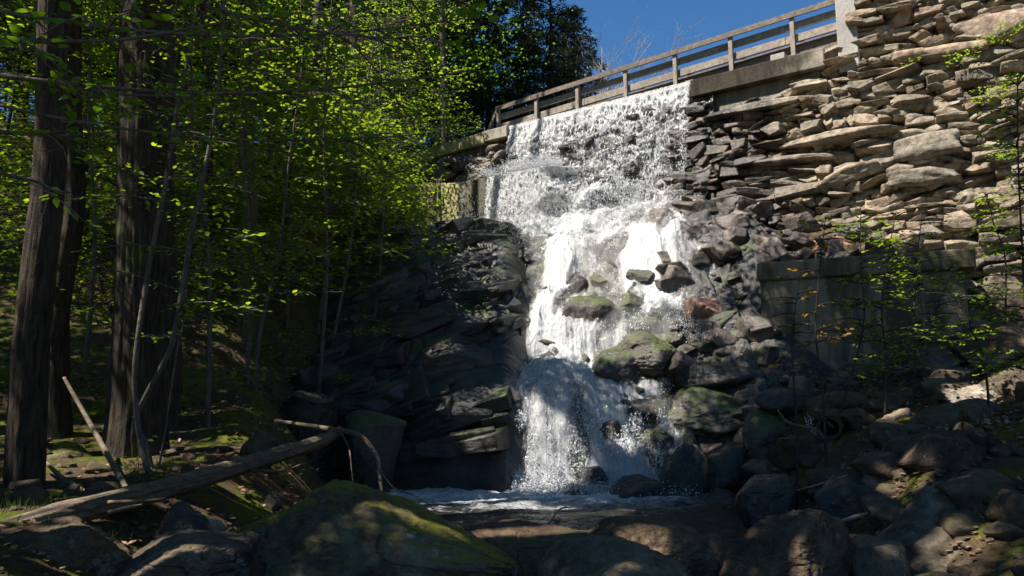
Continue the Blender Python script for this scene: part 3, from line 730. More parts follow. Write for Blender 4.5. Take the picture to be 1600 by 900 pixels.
# curtain, two layers
for L, (off, sd, dens) in enumerate(((-.05, 1, .0), (-.11, 2, -.10))):
    ns, nz = 620, 420
    S, Zz = np.meshgrid(np.linspace(sF0+.0, sF1-.01, ns), np.linspace(4.3, LIP+.03, nz))
    p = np.stack([S, 0*S, Zz], -1); dr = LIP-Zz
    O = under(S, Zz, .45)+off-.03-.02*dr-.035*np.abs(vnoise(p*V3(8, 1, 3.2)+L*9, 60+L))*ss(dr, .05, .8)
    O = np.minimum(O, -.03-.05*L+0*O)
    onl = ss(sE+1.0-S-.35*vnoise(np.stack([0*S, 0*S, Zz*2], -1), 6), .0, 1.1)*ss(zl+.05-Zz, -.0, .12)          # lands on the ledge, then falls from its edge
    O = np.minimum(O, -.03)*(1-onl)+(-1.18-.05*L-.10*np.clip(zl-Zz, 0, 3))*onl+.0
    q = A0*V3(1, 1, 0)+U*S[..., None]+N*O[..., None]+V3(0, 0, 1)*Zz[..., None]
    left = (sE-S)/(sE-sF0)
    D = np.interp(dr.ravel(), [0, .12, .5, 1.5, 3.0, 5.3], [.32, .20, .085, .0, -.03, .06]).reshape(dr.shape)
    D = D+.10*fbm(p*V3(1.3, 1, .9)+3, 3, 90+L)+onl*(.16+.15*ss(Zz, zl-.35, zl))+dens+.05
    D = D+.22*np.exp(-((S-(sF0+sF1)/2-.35-.45*(Zz-6.6))/.5)**2)*ss(7.7-Zz, 0, .9)
    D = D-.30*ss(S, sF1-.5, sF1)*ss(dr, 1.0, 2.5)
    o = mesh('waterfall', q.reshape(-1, 3), grid_faces(nz, ns), M_curt, attrs={'tint': D.ravel()}); tag(o, kind='structure')
    uvset(o, np.stack([S.ravel()+L*3.3, dr.ravel()+L*1.7], -1))

# cascade surface
def chan(Y):   # left and right edge of the white water by depth
    l = np.interp(Y, [13.2, 14, 15, 16, 16.8, 17.6, 18.6, 19.6, 21.0], [.17, .15, .2, .22, .42, .75, .85, .55, -.3])
    r = np.interp(Y, [13.2, 14, 14.6, 15, 15.9, 16.8, 17.6, 18.6, 19.6, 21], [2.9, 2.95, 2.5, 2.9, 4.1, 3.9, 4.1, 4.4, 4.5, 4.6])
    return l, r
def casc_z(X, Y, seed=0, amp=1.):
    p = np.stack([X, Y, 0*X], -1)
    w = ss(Y, 13.5, 17.5); Yp = Y+w*K*np.clip(X, 0, 12)
    Yp = Yp+(.22*vnoise(p*V3(1.5, 0, 0)+4, 301)+.10*vnoise(p*V3(4.5, 0, 0), 302))*ss(X, -.2, .4)*ss(Yp, 13.2, 13.5)
    z = np.interp(Yp, [12.9, 13.2, 13.45, 13.8, 14.2, 15, 15.5, 16.1, 16.8, 17.5, 18.2, 19, 19.8, 20.5, 22.6], [-.04, .0, .36, 1.15, 1.5, 1.85, 2.05, 2.75, 3.2, 3.55, 4.4, 5.0, 5.35, 5.8, 6.1])
    kk = ss(X, 1.0, 2.0)*(1-ss(Yp, 15.3, 16))
    z = z*(1-kk)+kk*np.interp(Yp, [12.9, 13.2, 13.5, 13.9, 14.1, 14.7, 14.9, 15.6, 16.1], [-.04, .0, .38, .55, .95, 1.15, 1.5, 1.95, 2.75])
    z = z+ss(Yp, 13.15, 13.6)*.20*fbm(p*V3(1.1, 1.1, 1)+seed, 3, 110)+(.35+.65*ss(Yp, 13.2, 13.7))*amp*(.12*ridged(p*V3(2.6, 1.9, 1)+seed*3, 4, 112)+.06*ridged(p*V3(8, 6, 1)+seed, 3, 115))
    return z
   # (x,y,z,r) of rocks standing in the cascade, filled below
BOUL = []
# ------------------------------------------------------------ boulders
def boulder(x0, y0, x1, y1, Y, mat, label, name='boulder', cat='boulder', seed=0, dep=.8, rot=0., tilt=0., sub=5, blocky=0., p=24, planes=12, flat=1., group=None, sink=.12, prof=None):
    if 9.5 < Y and x0 > 840 and not (12.3 < Y < 14.1 and x1 < 1105):
        q = G((x0+x1)/2, y0*.25+y1*.75, .05)
        if 8.5 < q[1] < 20.5: Y = .25*Y+.75*q[1]
        if x1 < 1075 and Y > 14.3: Y -= .3; y0 -= 9; x0 -= 5; x1 += 5
    k = Y/F*1.0
    if 14.3 < Y < 19.8 and 840 < x0 and x1 < 1075: BOUL.append((*P((x0+x1)/2, y1, Y)[:2]+V3(0, (x1-x0)/2*Y/F*.5), P(900, y0, Y)[2], (x1-x0)/2*Y/F))
    c = P((x0+x1)/2, (y0+y1)/2, Y); rx = (x1-x0)/2*k/.93; rz = (y1-y0)/2*k/.93*flat
    ry = rx*dep
    v, f = rock_shape(sub, seed+int(x0*7+y0), planes, p, blocky)
    v = v@rotm(0, 0, rot).T*V3(rx, ry, rz)
    v = v@rotm(0, tilt, 0).T
    if prof: v[:, 2] *= np.where(v[:, 2] > 0, np.interp(v[:, 0]/rx, np.linspace(-1, 1, len(prof)), prof), 1)
    top = v[:, 2].max(); c = c+V3(0, ry*.35, 0)
    cz = P((x0+x1)/2, y0, Y)[2]-top
    g = float(T(c[0], c[1], False))
    if cz+v[:, 2].min() > g-sink:     # reach down into the ground
        lo = v[:, 2].min(); want = g-sink-cz
        v[:, 2] = np.where(v[:, 2] < 0, v[:, 2]*(want/lo if lo < 0 and want < lo else 1), v[:, 2])
    loc = V3(c[0], c[1], cz)
    o = mesh(name, v, f, mat, attrs={'tint': np.full(len(v), .5)}, loc=(0, 0, 0)); o.location = Vector(loc)
    tag(o, label, cat, group); return o
W, WM, RD, DR, BR, MO, PA = M_wet, M_wetmoss, M_red, M_dry, M_brown, M_moss, M_pale
B = [
 # foreground
 (422, 752, 800, 1010, 5.6, MO, 'biggest foreground boulder, dark with yellow moss along its sunlit ridge', dict(dep=.65, sub=7, seed=8, p=9, prof=[.45, .92, 1.06, .94, .78, .62, .48, .32, .15])),
 (325, 788, 468, 880, 6.7, MO, 'lumpy boulder thick with green and rusty moss, left of the biggest boulder', dict(sub=7, seed=2)),
 (160, 842, 400, 925, 5.6, DR, 'smooth grey boulder at the bottom edge, left of the mossy ones', dict(sub=7, p=7, seed=1)),
 (238, 786, 322, 870, 6.3, W, 'dark rounded boulder under the fallen log', dict(p=7)),
 (-60, 818, 165, 930, 5.4, BR, 'dark boulder in the bottom left corner beneath the log', dict(sub=7, tilt=.1)),
 (308, 812, 348, 842, 6.9, PA, 'small pale angular stone between two boulders', dict(blocky=.1, p=18, sub=4)),
 (393, 843, 428, 905, 5.7, BR, 'upright narrow stone wedged against the biggest boulder', dict(sub=4)),
 (320, 835, 395, 875, 6.0, DR, 'low worn stone behind the smooth grey boulder', dict(sub=4, p=9)),
 (672, 822, 915, 930, 6.3, BR, 'long low dark boulder between the big mossy one and the pool', dict(sub=7, dep=.5, flat=.8, tilt=.06)),
 (862, 846, 1085, 960, 5.2, DR, 'tan boulder with a pale edge at the bottom edge centre', dict(sub=7, p=9, seed=5)),
 (902, 812, 1130, 930, 6.2, BR, 'large reddish brown boulder at the near edge of the pool', dict(sub=7, seed=2, tilt=-.03, p=10)),
 (1160, 792, 1325, 920, 6.0, BR, 'dark brown boulder beside the stream outlet, flat shaded face', dict(sub=7, tilt=-.1, p=16, seed=9)),
 (1098, 833, 1132, 862, 7.0, DR, 'small greenish stone at the stream outlet', dict(sub=4)),
 (1345, 733, 1478, 812, 8.2, DR, 'boulder with a cracked sunlit yellowish top on the right bank', dict(sub=7, tilt=.12, p=16, seed=3)),
 (1352, 688, 1478, 752, 9.2, BR, 'brown wedge shaped boulder above the cracked one', dict(sub=6, tilt=.12, p=16)),
 (1432, 622, 1625, 715, 9.6, DR, 'wide grey boulder on the right bank under the shrubs', dict(sub=7, p=15, tilt=.05, seed=7)),
 (1462, 697, 1640, 778, 8.4, BR, 'dark rounded boulder at the right edge, below the wide grey one', dict(sub=6, p=8)),
 (1395, 765, 1700, 960, 6.4, DR, 'huge sloping slab filling the bottom right corner', dict(sub=7, tilt=-.32, dep=.8, p=14, seed=12)),
 (1483, 598, 1568, 640, 11.5, PA, 'pale sunlit flat rock on the bank right of the chamber', dict(sub=6, p=16)),
 (1285, 748, 1352, 812, 8.0, W, 'dark stone left of the cracked sunlit boulder', dict(sub=4)),
 (1290, 828, 1350, 880, 6.8, BR, 'small brown stone among the rubble near the slab', dict(sub=4, tilt=.2)),
 (1335, 842, 1420, 905, 6.2, DR, 'low grey stone at the foot of the huge slab', dict(sub=4)),
 (1158, 742, 1252, 802, 9.0, W, 'black humped stone right of the pool', dict(sub=6, p=8)),
 (1100, 765, 1172, 803, 9.8, W, 'low black stone at the right shore of the pool', dict(sub=4, p=8)),
 (1530, 425, 1620, 505, 13.0, DR, 'tan boulder right of the chamber under the stone wall', dict(sub=6)),
 (1510, 500, 1640, 570, 12.2, BR, 'shaded brown boulder right of the chamber', dict(sub=6)),
 (1545, 565, 1640, 640, 11.5, DR, 'grey boulder by the pale flat rock at the right edge', dict(sub=6)),
 (1350, 655, 1420, 700, 10.6, BR, 'small mossy brown stone beside the driftwood', dict(sub=4)),
 # at the pool and in the cascade
 (870, 757, 928, 792, 12.9, W, 'small black boulder at the foot of the fall', dict(p=8)),
 (955, 742, 1052, 795, 12.7, W, 'glistening dark boulder where the water reaches the pool', dict(p=10, tilt=.15)),
 (938, 712, 995, 768, 14.0, W, 'dark rock inside the lower fall with water sheeting over it', dict(p=10)),
 (862, 705, 900, 768, 14.0, W, 'narrow black rock seen through the lower fall', dict(p=10)),
 (903, 728, 948, 778, 13.2, W, 'small black rock splitting the foot of the fall', dict(p=16)),
 (925, 655, 975, 700, 13.75, W, 'dark rock breaking the lower fall at mid height', dict(p=16)),
 (1000, 668, 1050, 712, 13.6, WM, 'dark green rock at the right of the lower fall', dict(p=16)),
 (1032, 690, 1100, 780, 12.9, WM, 'moss streaked rock on the right flank of the lower fall', dict(p=10, tilt=.25)),
 (1082, 690, 1205, 775, 11.8, W, 'broad black boulder right of the lower fall', dict(p=12)),
 (975, 622, 1060, 678, 14.6, W, 'rounded black boulder parting the cascade', dict(p=7)),
 (1050, 602, 1188, 672, 14.0, WM, 'large glistening green boulder right of the cascade', dict(p=9, sub=6)),
 (1052, 562, 1205, 612, 14.6, W, 'wide flat topped dark boulder above the green one', dict(p=9, dep=.7)),
 (928, 548, 1010, 608, 15.9, WM, 'mossy flat ledge rock in the middle of the cascade, left part', dict(p=10)),
 (960, 525, 1068, 590, 16.1, WM, 'broad mossy slab in the middle of the cascade', dict(p=10, sub=6, flat=.8)),
 (982, 504, 1034, 528, 16.9, WM, 'small dark green stone above the broad mossy slab', dict(p=8)),
 (886, 468, 968, 535, 16.9, WM, 'dark boulder dividing the upper cascade', dict(p=9)),
 (888, 438, 916, 478, 17.8, W, 'small black stone above the dividing boulder', dict(p=9, sub=4)),
 (938, 414, 982, 446, 18.6, WM, 'square mossy rock high in the cascade', dict(blocky=.1, p=14)),
 (1062, 462, 1145, 532, 16.2, RD, 'reddish angular boulder lit by the sun beside the cascade', dict(p=18, planes=11, tilt=.1, sub=6)),
 (1110, 440, 1185, 482, 16.9, RD, 'purplish slab leaning above the reddish boulder', dict(p=16, tilt=-.2)),
 (1118, 492, 1200, 560, 15.8, WM, 'yellow green mossy boulder by the corner of the chamber', dict(p=12, tilt=-.3)),
 (1040, 476, 1066, 502, 17.0, WM, 'little mossy stone left of the reddish boulder', dict(sub=4)),
 (1010, 376, 1062, 410, 18.9, W, 'dark rock under the spray at the foot of the curtain', dict(p=9)),
 (1050, 340, 1100, 390, 19.3, W, 'steep dark rock at the lower right of the curtain', dict(p=11, tilt=.2)),
 (1020, 408, 1072, 440, 18.2, WM, 'mossy rock right of the square one in the upper cascade', dict(p=9)),
 (1040, 425, 1110, 462, 17.6, WM, 'bright green mossy rock at the right edge of the upper cascade', dict(p=9)),
 (1085, 405, 1150, 445, 17.8, WM, 'moss capped rock below the wet wall', dict(p=12, tilt=-.15)),
 (1135, 395, 1215, 440, 17.2, RD, 'shiny purple grey slab below the wet wall', dict(p=16, tilt=-.3)),
 (1150, 365, 1260, 405, 17.6, W, 'long wet slab at the foot of the stone wall', dict(p=15, tilt=-.22, dep=.5)),
 (1235, 368, 1330, 402, 16.8, RD, 'purplish sloping slab above the chamber cap', dict(p=16, tilt=-.2, dep=.6)),
 (1090, 350, 1160, 395, 18.4, W, 'black wet block in the shade beside the fall', dict(p=14)),
 (1380, 355, 1470, 400, 15.6, PA, 'tan sloping slab above the right part of the chamber', dict(p=14, tilt=-.2)),
 (1300, 345, 1372, 385, 16.6, WM, 'mossy round stone low in the stone wall', dict(p=9)),
 (1190, 605, 1290, 655, 12.6, W, 'dark flat rock below the corner of the chamber', dict(p=13)),
 (1160, 640, 1240, 700, 11.6, WM, 'mossy rock behind the bare shrub', dict(p=9)),
 # on the bedrock and left bank
 (775, 440, 835, 492, 17.0, W, 'overhanging black block on the bedrock beside the cascade', dict(blocky=.1, p=14)),
 (825, 385, 870, 418, 18.4, W, 'small dark rock at the top right of the bedrock', dict(p=12)),
 (690, 342, 740, 362, 20.3, W, 'flat dark stone at the top of the bedrock under the side wall', dict(p=12)),
 (755, 346, 810, 372, 20.0, W, 'wet rock at the foot of the concrete step', dict(p=12)),
 (385, 672, 432, 718, 9.6, BR, 'shaded brown stone on the left bank above the log', dict(sub=4)),
 (440, 610, 520, 655, 12.6, W, 'dark jagged rock left of the bedrock', dict(p=14)),
 (530, 640, 620, 690, 12.8, WM, 'glinting mossy rock at the lower left of the bedrock', dict(p=12)),
 (60, 690, 132, 735, 8.6, MO, 'low moss covered mound between the left trunks', dict(p=6, sub=5)),
 (188, 735, 222, 765, 7.6, MO, 'small round cushion of bright moss by the log', dict(p=5, sub=4)),
 (540, 585, 640, 640, 14.3, W, 'sloping dark rock on the left shoulder of the bedrock', dict(p=14)),
 (470, 560, 560, 610, 14.8, W, 'broken rock under the bushes left of the bedrock', dict(p=14)),
]
for b in B:
    boulder(*b[:7], **b[7])
# finer rubble, nobody could count it
mb = MB(); rng = R(8)
def scatter_r(n, x0, x1, y0, y1, r0, r1, cond=None, sub=3):
    for k in range(n):
        x = rng.uniform(x0, x1); y = rng.uniform(y0, y1)
        if cond and not cond(x, y): continue
        r = r0*(r1/r0)**(rng.random()**2.2); v, f = tmpl(int(rng.integers(18)), sub if r > .12 else 2)
        v = v@rotm(*rng.uniform(0, 6, 3)).T*V3(r*rng.uniform(.9, 1.4), r*rng.uniform(.8, 1.2), r*rng.uniform(.5, .8))
        v = v@rotm(rng.normal()*.2, rng.normal()*.2, rng.uniform(0, 6)).T
        mb.add(v+V3(x, y, float(T(x, y))+r*.12), f, rng.random())
scatter_r(520, -2.5, 4.2, 4.2, 9.0, .03, .26)
scatter_r(420, 2.4, 8.5, 5.5, 12.8, .04, .34)
scatter_r(190, -7, -1.2, 4.2, 9.5, .03, .16)
tag(mb.build('rubble', M_brown), kind='stuff')
mb = MB()
scatter_r(900, 3.2, 9.5, 12.8, 19.4, .07, .42, lambda x, y: dam_so(x, y)[1] < -.7 and not (4.4 < x < 8.2 and 13.2 < y < 14.7), 4)
tag(mb.build('wet_rubble', M_purp), kind='stuff')
mb = MB()
scatter_r(230, .3, 5.0, 13.6, 19.6, .07, .34, None, 4)
tag(mb.build('streambed_stones', M_wetmoss), kind='stuff')
# rocky bed under the cascade
gx = np.linspace(-.4, 6.4, 300); gy = np.linspace(13.2, 20.6, 380); X, Y = np.meshgrid(gx, gy); p = np.stack([X, Y, 0*X], -1)
Z = T(X, Y, False)+.05+.16*ridged(p*V3(.9, 1.3, 1), 4, 210)+.10+fracture(X*1.3, Y*1.6, 8, .09, .12)+.03*ridged(p*6, 3, 212)
Z = Z-.28*(1-ss(Y, 13.4, 14.0))-.42*ss(X, 1.0, 2.0)*(1-ss(X, 3.0, 3.8))*(1-ss(Y, 15., 15.8))-.5*ss(X, 5.2, 6.3)-.6*ss(-X, .0, .4)
tag(mesh('streambed', np.stack([X, Y, Z], -1).reshape(-1, 3), grid_faces(380, 300), M_wet), kind='structure')

# the separate streams between the rocks
STREAMS = []
for pth in (((955, 395), (985, 445), (1015, 482), (1052, 520), (1085, 548), (1120, 556)), ((1045, 490), (985, 540), (940, 568), (905, 600)), ((860, 400), (865, 450), (850, 520), (850, 590)), ((1040, 590), (1020, 612), (985, 625), (940, 640)), ((1000, 400), (1040, 430), (1060, 470))):
    q = np.array([G(a, b)[:2] for a, b in pth]); STREAMS.append(catmull(np.c_[q, 0*q[:, 0]], 30)[:, :2])
# cascade sheets, humped over the rocks they cover
for L, (dz, dens, sd) in enumerate(((.10, .0, 0), (.20, -.13, 7))):
    nx, ny = 460, 820
    t = np.linspace(0, 1, nx); arc = None; yy = np.concatenate([np.linspace(12.95, 14.2, 260), np.linspace(14.205, 21.0, ny-260)]); l, r = chan(yy)
    sidx = t[None, :]; X = (l-.28)[:, None]+((r+.25)-(l-.28))[:, None]*sidx; Y = np.repeat(yy[:, None], nx, 1)
    Z = casc_z(X, Y, sd)+(dz+.16)*ss(Y, 13.0, 13.5)
    hole = np.zeros_like(X)
    for (bx, by, bz, br_) in BOUL:
        d = np.hypot((X-bx)/(br_*1.0), (Y-by)/(br_*.95)); hole = np.maximum(hole, ss(1.15-d, 0, .4))
    p = np.stack([X, Y, 0*X], -1)
    D = .19+.50*fbm(p*V3(1.9, 1.0, 1)+5, 4, 130)
    ed = np.minimum((X-l[:, None]), (r[:, None]-X)); D = D+np.interp(ed.ravel(), [-.28, 0, .35, .8], [-.5, -.14, .02, .05]).reshape(ed.shape)
    D = D+.16*np.exp(-((X-l[:, None]-.55)/.5)**2)*ss(Y, 13, 14)*(1-.6*ss(Y, 19, 20))     # strongest stream on the left
    D = D+.02*ss(X-l[:, None], 1.3, 2.0)*(1-ss(Y, 14.8, 16))+.10*ss(Y, 17.5, 19.0)+.05
    D = D-.45*hole+dens
    D = D-.10*ss(X-l[:, None], 1.0, 2.2)*ss(Y, 14, 15)*(1-ss(Y, 18, 19))
    D = D+.4*(1-ss(Y, 13.15, 13.4))*(X < r[:, None]-.3)
    D = D+.07*ss(Y, 15.3, 16)*(1-ss(Y, 18, 18.8))*ss(X-l[:, None], 1.2, 2)
    for q in STREAMS:
        dd = np.full(X.shape, 9.)
        for a_ in q: dd = np.minimum(dd, np.hypot(X-a_[0], Y-a_[1]))
        D = D+.26*np.exp(-(dd/.2)**2)
    low = 1-ss(Y, 13.9, 14.5)
    D = D-low*(.30*np.exp(-((X-1.12-.1*vnoise(p*3, 9))/.13)**2)*(Y < 13.75)+.26*np.exp(-((X-1.75-.1*vnoise(p*3, 8))/.22)**2)*ss(13.85-Y, 0, .2)+.13*ss(X, 1.5, 2.4))
    D = D-low*.16*ss(fbm(p*V3(3.2, .6, 1), 2, 77), .0, .35)
    s_, d_ = dam_so(X, Y); D = np.where(d_ > -.35, -1, D)
    o = mesh('cascade', np.stack([X, Y, Z], -1).reshape(-1, 3), grid_faces(ny, nx), M_casc, attrs={'tint': D.ravel()}); tag(o, kind='structure')
    arc = np.concatenate([[0], np.cumsum(np.hypot(np.diff(yy), np.diff(casc_z(0*yy+.8, yy, 0, 0))))])
    uvset(o, np.stack([X.ravel()+L*4.1, -np.repeat(arc[:, None], nx, 1).ravel()+L], -1))
# droplets
mb = MB(); rng = R(99)
oct_v = np.array([[1, 0, 0], [-1, 0, 0], [0, 1, 0], [0, -1, 0], [0, 0, 1], [0, 0, -1]], float)
oct_f = np.array([[0, 2, 4], [2, 1, 4], [1, 3, 4], [3, 0, 4], [2, 0, 5], [1, 2, 5], [3, 1, 5], [0, 3, 5]])
def drops(pos, r, stretch=1.):
    n = len(pos)
    if np.isscalar(stretch): stretch = np.full(n, stretch)
    sc = np.stack([r, r, r*stretch], -1)
    v = pos[:, None]+oct_v[None]*sc[:, None]
    f = oct_f[None]+(np.arange(n)*6)[:, None, None]
    mb.add(v.reshape(-1, 3), f.reshape(-1, 3))
def drad(n, a=.006, b=.028): return a*(b/a)**(rng.random(n)**2.2)
# along the curtain
n = 30000; S = rng.uniform(sF0, sF1, n); dr = 4.6*rng.random(n)**.6+.2; Zd = LIP-dr
k = vnoise(np.stack([S*5, 0*S, dr*2.2], -1), 200)+.5*vnoise(np.stack([S*13, 0*S, dr*5], -1), 201); keep = k+.25*rng.normal(size=n) > .05
S, Zd, dr = S[keep], Zd[keep], dr[keep]; n = len(S)
O = under(S, Zd)-.10-.02*dr-np.abs(rng.normal(size=n))*(.03+.05*dr)
O = np.where((S < sE-.2) & (Zd < zl), np.minimum(O, -1.2-np.abs(rng.normal(size=n))*.12), O)
drops(A0*V3(1, 1, 0)+U*S[:, None]+N*O[:, None]+V3(0, 0, 1)*Zd[:, None], drad(n, .004, .014), rng.uniform(1.5, 5, n))
# spray cloud at the foot of the curtain
n = 26000; S = sF0-.5+(sF1-sF0+.7)*rng.random(n); h = np.abs(rng.normal(size=n))*.75; O = -.9-np.abs(rng.normal(size=n))*.9
q = A0*V3(1, 1, 0)+U*S[:, None]+N*O[:, None]; zb_ = casc_z(q[:, 0], q[:, 1], 0, 0); q[:, 2] = zb_+h*(.7+.5*vnoise(np.stack([S*1.7, 0*S, 0*S], -1), 5))
drops(q, drad(n, .004, .016))
# ledge splash line
n = 7000; S = rng.uniform(sF0-.25, sE+.2, n); q = A0*V3(1, 1, 0)+U*S[:, None]+N*(-.6-rng.random((n, 1))*.75)+V3(0, 0, 1)*(zl+np.abs(rng.normal(size=(n, 1)))*.13)
drops(q, drad(n, .006, .02))
# over the cascade
n = 75000; Yd = 13.3+6.6*rng.random(n)**1.0; l, r = chan(Yd); tt = rng.beta(1.1, 1.7, n); Xd = l-.12+(r-l+.15)*tt
k = fbm(np.stack([Xd*2.2, Yd*1.4, 0*Xd], -1), 3, 140)+.4*vnoise(np.stack([Xd*9, Yd*7, 0*Xd], -1), 141)
keep = k+.18*rng.normal(size=n) > .02
Xd, Yd = Xd[keep], Yd[keep]; n = len(Xd)
bad = np.zeros(n, bool)
for (bx, by, bz, br_) in BOUL: bad |= np.hypot((Xd-bx)/br_, (Yd-by)/br_) < .85
Xd, Yd = Xd[~bad], Yd[~bad]; n = len(Xd)
Zd = casc_z(Xd, Yd, 0)+.06+np.abs(rng.normal(size=n))*.11*(1+.6*vnoise(np.stack([Xd, Yd, 0*Xd], -1), 4))
drops(np.stack([Xd, Yd, Zd], -1), drad(n, .004, .018), rng.uniform(.8, 2.0, n))
for q in STREAMS:
    n = 1800; i_ = rng.integers(0, len(q), n); xy = q[i_]+rng.normal(size=(n, 2))*.11
    drops(np.c_[xy, casc_z(xy[:, 0], xy[:, 1], 0)+.16+np.abs(rng.normal(size=n))*.05], drad(n, .004, .015), rng.uniform(.8, 2, n))
# churn where the water meets the pool
n = 12000; Xd = rng.uniform(.0, 3.0, n); Yd = 13.3-np.abs(rng.normal(size=n))*.28; Zd = .03+np.abs(rng.normal(size=n))*.09
drops(np.stack([Xd, Yd, Zd], -1), drad(n, .005, .02))
# side trickle by the culvert
n = 120; t_ = rng.random(n); a_, b_ = P(1262, 652, 10.9), P(1276, 685, 10.6); q_ = a_+(b_-a_)*t_[:, None]+rng.normal(size=(n, 3))*.025
drops(q_, drad(n, .003, .009), rng.uniform(1, 2, n))
# lower fall
n = 22000; Xd = rng.uniform(.1, 2.9, n); Xd = np.where(rng.random(n) < .5, rng.normal(.65, .28, n), Xd); h = rng.random(n); Yd = 13.75-.55*h+.2*rng.normal(size=n)*.6; Zd = 1.3*(1-h**1.6)+.06*rng.normal(size=n)
k = vnoise(np.stack([Xd*6, 0*Xd, Zd*2.5], -1), 150)+.5*vnoise(np.stack([Xd*14, 0*Xd, Zd*6], -1), 151); kp = (k+.2*rng.normal(size=n) > .0) & (Xd > .05)
drops(np.stack([Xd, Yd, Zd], -1)[kp], drad(kp.sum(), .004, .016), rng.uniform(.8, 2.5, kp.sum()))
o = mb.build('water_spray', M_white); tag(o, kind='stuff')
# ------------------------------------------------------------ foliage tools
SUN = unit(V3(-.52, -.20, .83))
# chosen sunlit spots: leaves that would shade them are left out
LIT = [(dp(s, -.6, z), 1.0) for s in (0., 1.6, 3.2, 4.8, 6.4, 8, 9.6, 11.5) for z in (5.5, 7.4, 9.3, 11)]
LIT += [(V3(x, y, 3.0+(y-16)*.8), .95) for x, y in ((1.2, 18.5), (2.6, 18.5), (4, 17.6), (1.3, 17), (2.6, 16.8), (3.9, 16.4), (1.2, 15.6), (2.5, 15.3))]
bpy.context.view_layer.update(); DG = bpy.context.evaluated_depsgraph_get()
def hit(px, py):
    h = SC.ray_cast(DG, Vector((0, 0, CAMZ)), Vector(ray(px, py)).normalized())
    return np.array(h[1]) if h[0] else P(px, py, 10)
LIT += [(hit(a, b), r) for a, b, r in ((870, 700, .48), (990, 690, .3), (475, 795, .14), (500, 778, .17), (530, 772, .16), (560, 778, .13), (600, 790, .12), (650, 808, .12), (700, 828, .12), (400, 810, .4), (350, 815, .25), (60, 770, .6), (200, 800, .5), (150, 720, .6), (110, 745, .5), (290, 770, .3), (130, 850, .3), (250, 870, .22), (1010, 845, .2), (960, 870, .15), (1420, 750, .32), (1400, 740, .2), (1395, 655, .3), (1525, 615, .4),
    (1240, 885, .18), (1500, 860, .3), (760, 790, .6), (850, 800, .6), (820, 825, .5), (950, 800, .35), (730, 365, .6), (790, 370, .6), (800, 400, .4), (790, 450, .4), (1150, 510, .4), (1190, 520, .3), (1500, 660, .3), (180, 850, .3), (330, 825, .2), (20, 800, .4), (480, 620, .25), (1040, 640, .3))]
LIT += [(P(a, b, Y), r) for a, b, Y, r in ((30, 500, 7.2, .25), (190, 400, 9, .3), (195, 560, 9, .25), (1420, 470, 11, .4), (1390, 420, 11, .35), (1550, 560, 10, .4), (1300, 520, 9.5, .3),
    (160, 110, 6.5, .6), (230, 190, 7.2, .6), (290, 120, 7.5, .6), (400, 250, 10.2, .8), (350, 180, 10, .7), (480, 200, 14, .45), (560, 180, 16, .9), (520, 90, 15, .8), (650, 60, 18, 1.), (680, 305, 22.6, .8), (640, 240, 17, 1.), (620, 120, 17, 1.3), (700, 120, 18, 1.2), (430, 90, 12, .9), (350, 540, 14, .4))]
LP = np.array([a for a, b in LIT]); LR = np.array([b for a, b in LIT])
def shade_mask(p):
    """leaves that would throw their shadow on an open place"""
    bad = np.zeros(len(p), bool)
    for q, r in zip(LP, LR):
        d = p-q; t = d@SUN; e = np.linalg.norm(d-t[:, None]*SUN, axis=1); bad |= (t > max(1.2, r*1.3)) & (e < r)
    return bad
LV = np.array([[0, 0, 0], [.32, .30, .06], [.68, .24, .05], [1, 0, -.06], [.68, -.24, .05], [.32, -.30, .06]])
LF = np.array([[0, 1, 2, 3], [0, 3, 4, 5]])
LV4 = np.array([[0, 0, 0], [.45, .30, .04], [1, 0, -.05], [.45, -.30, .04]]); LF4 = np.array([[0, 1, 2, 3]])
def add_leaves(mb, pos, dr, nrm, size, tint, simple=False, wid=1., cull=True):
    pos = np.asarray(pos, float); n = len(pos)
    if n == 0: return
    if cull:
        k = ~shade_mask(pos); n = int(k.sum())
        if n == 0: return
        pos, dr = pos[k], np.asarray(dr)[k]; nrm = nrm[k] if np.ndim(nrm) == 2 else nrm
        size = np.broadcast_to(size, (len(k),))[k]; tint = np.broadcast_to(tint, (len(k),))[k]
    d = unit(dr); b = unit(np.cross(nrm, d)); nn = np.cross(d, b)
    tv = (LV4 if simple else LV)*V3(1, wid, 1); tf = LF4 if simple else LF
    size = np.broadcast_to(size, (n,))
    v = pos[:, None]+size[:, None, None]*(d[:, None]*tv[None, :, 0:1]+b[:, None]*tv[None, :, 1:2]+nn[:, None]*tv[None, :, 2:3])
    f = tf[None]+(np.arange(n)*len(tv))[:, None, None]
    mb.add(v.reshape(-1, 3), f.reshape(-1, 4), np.repeat(np.broadcast_to(tint, (n,)), len(tv)))
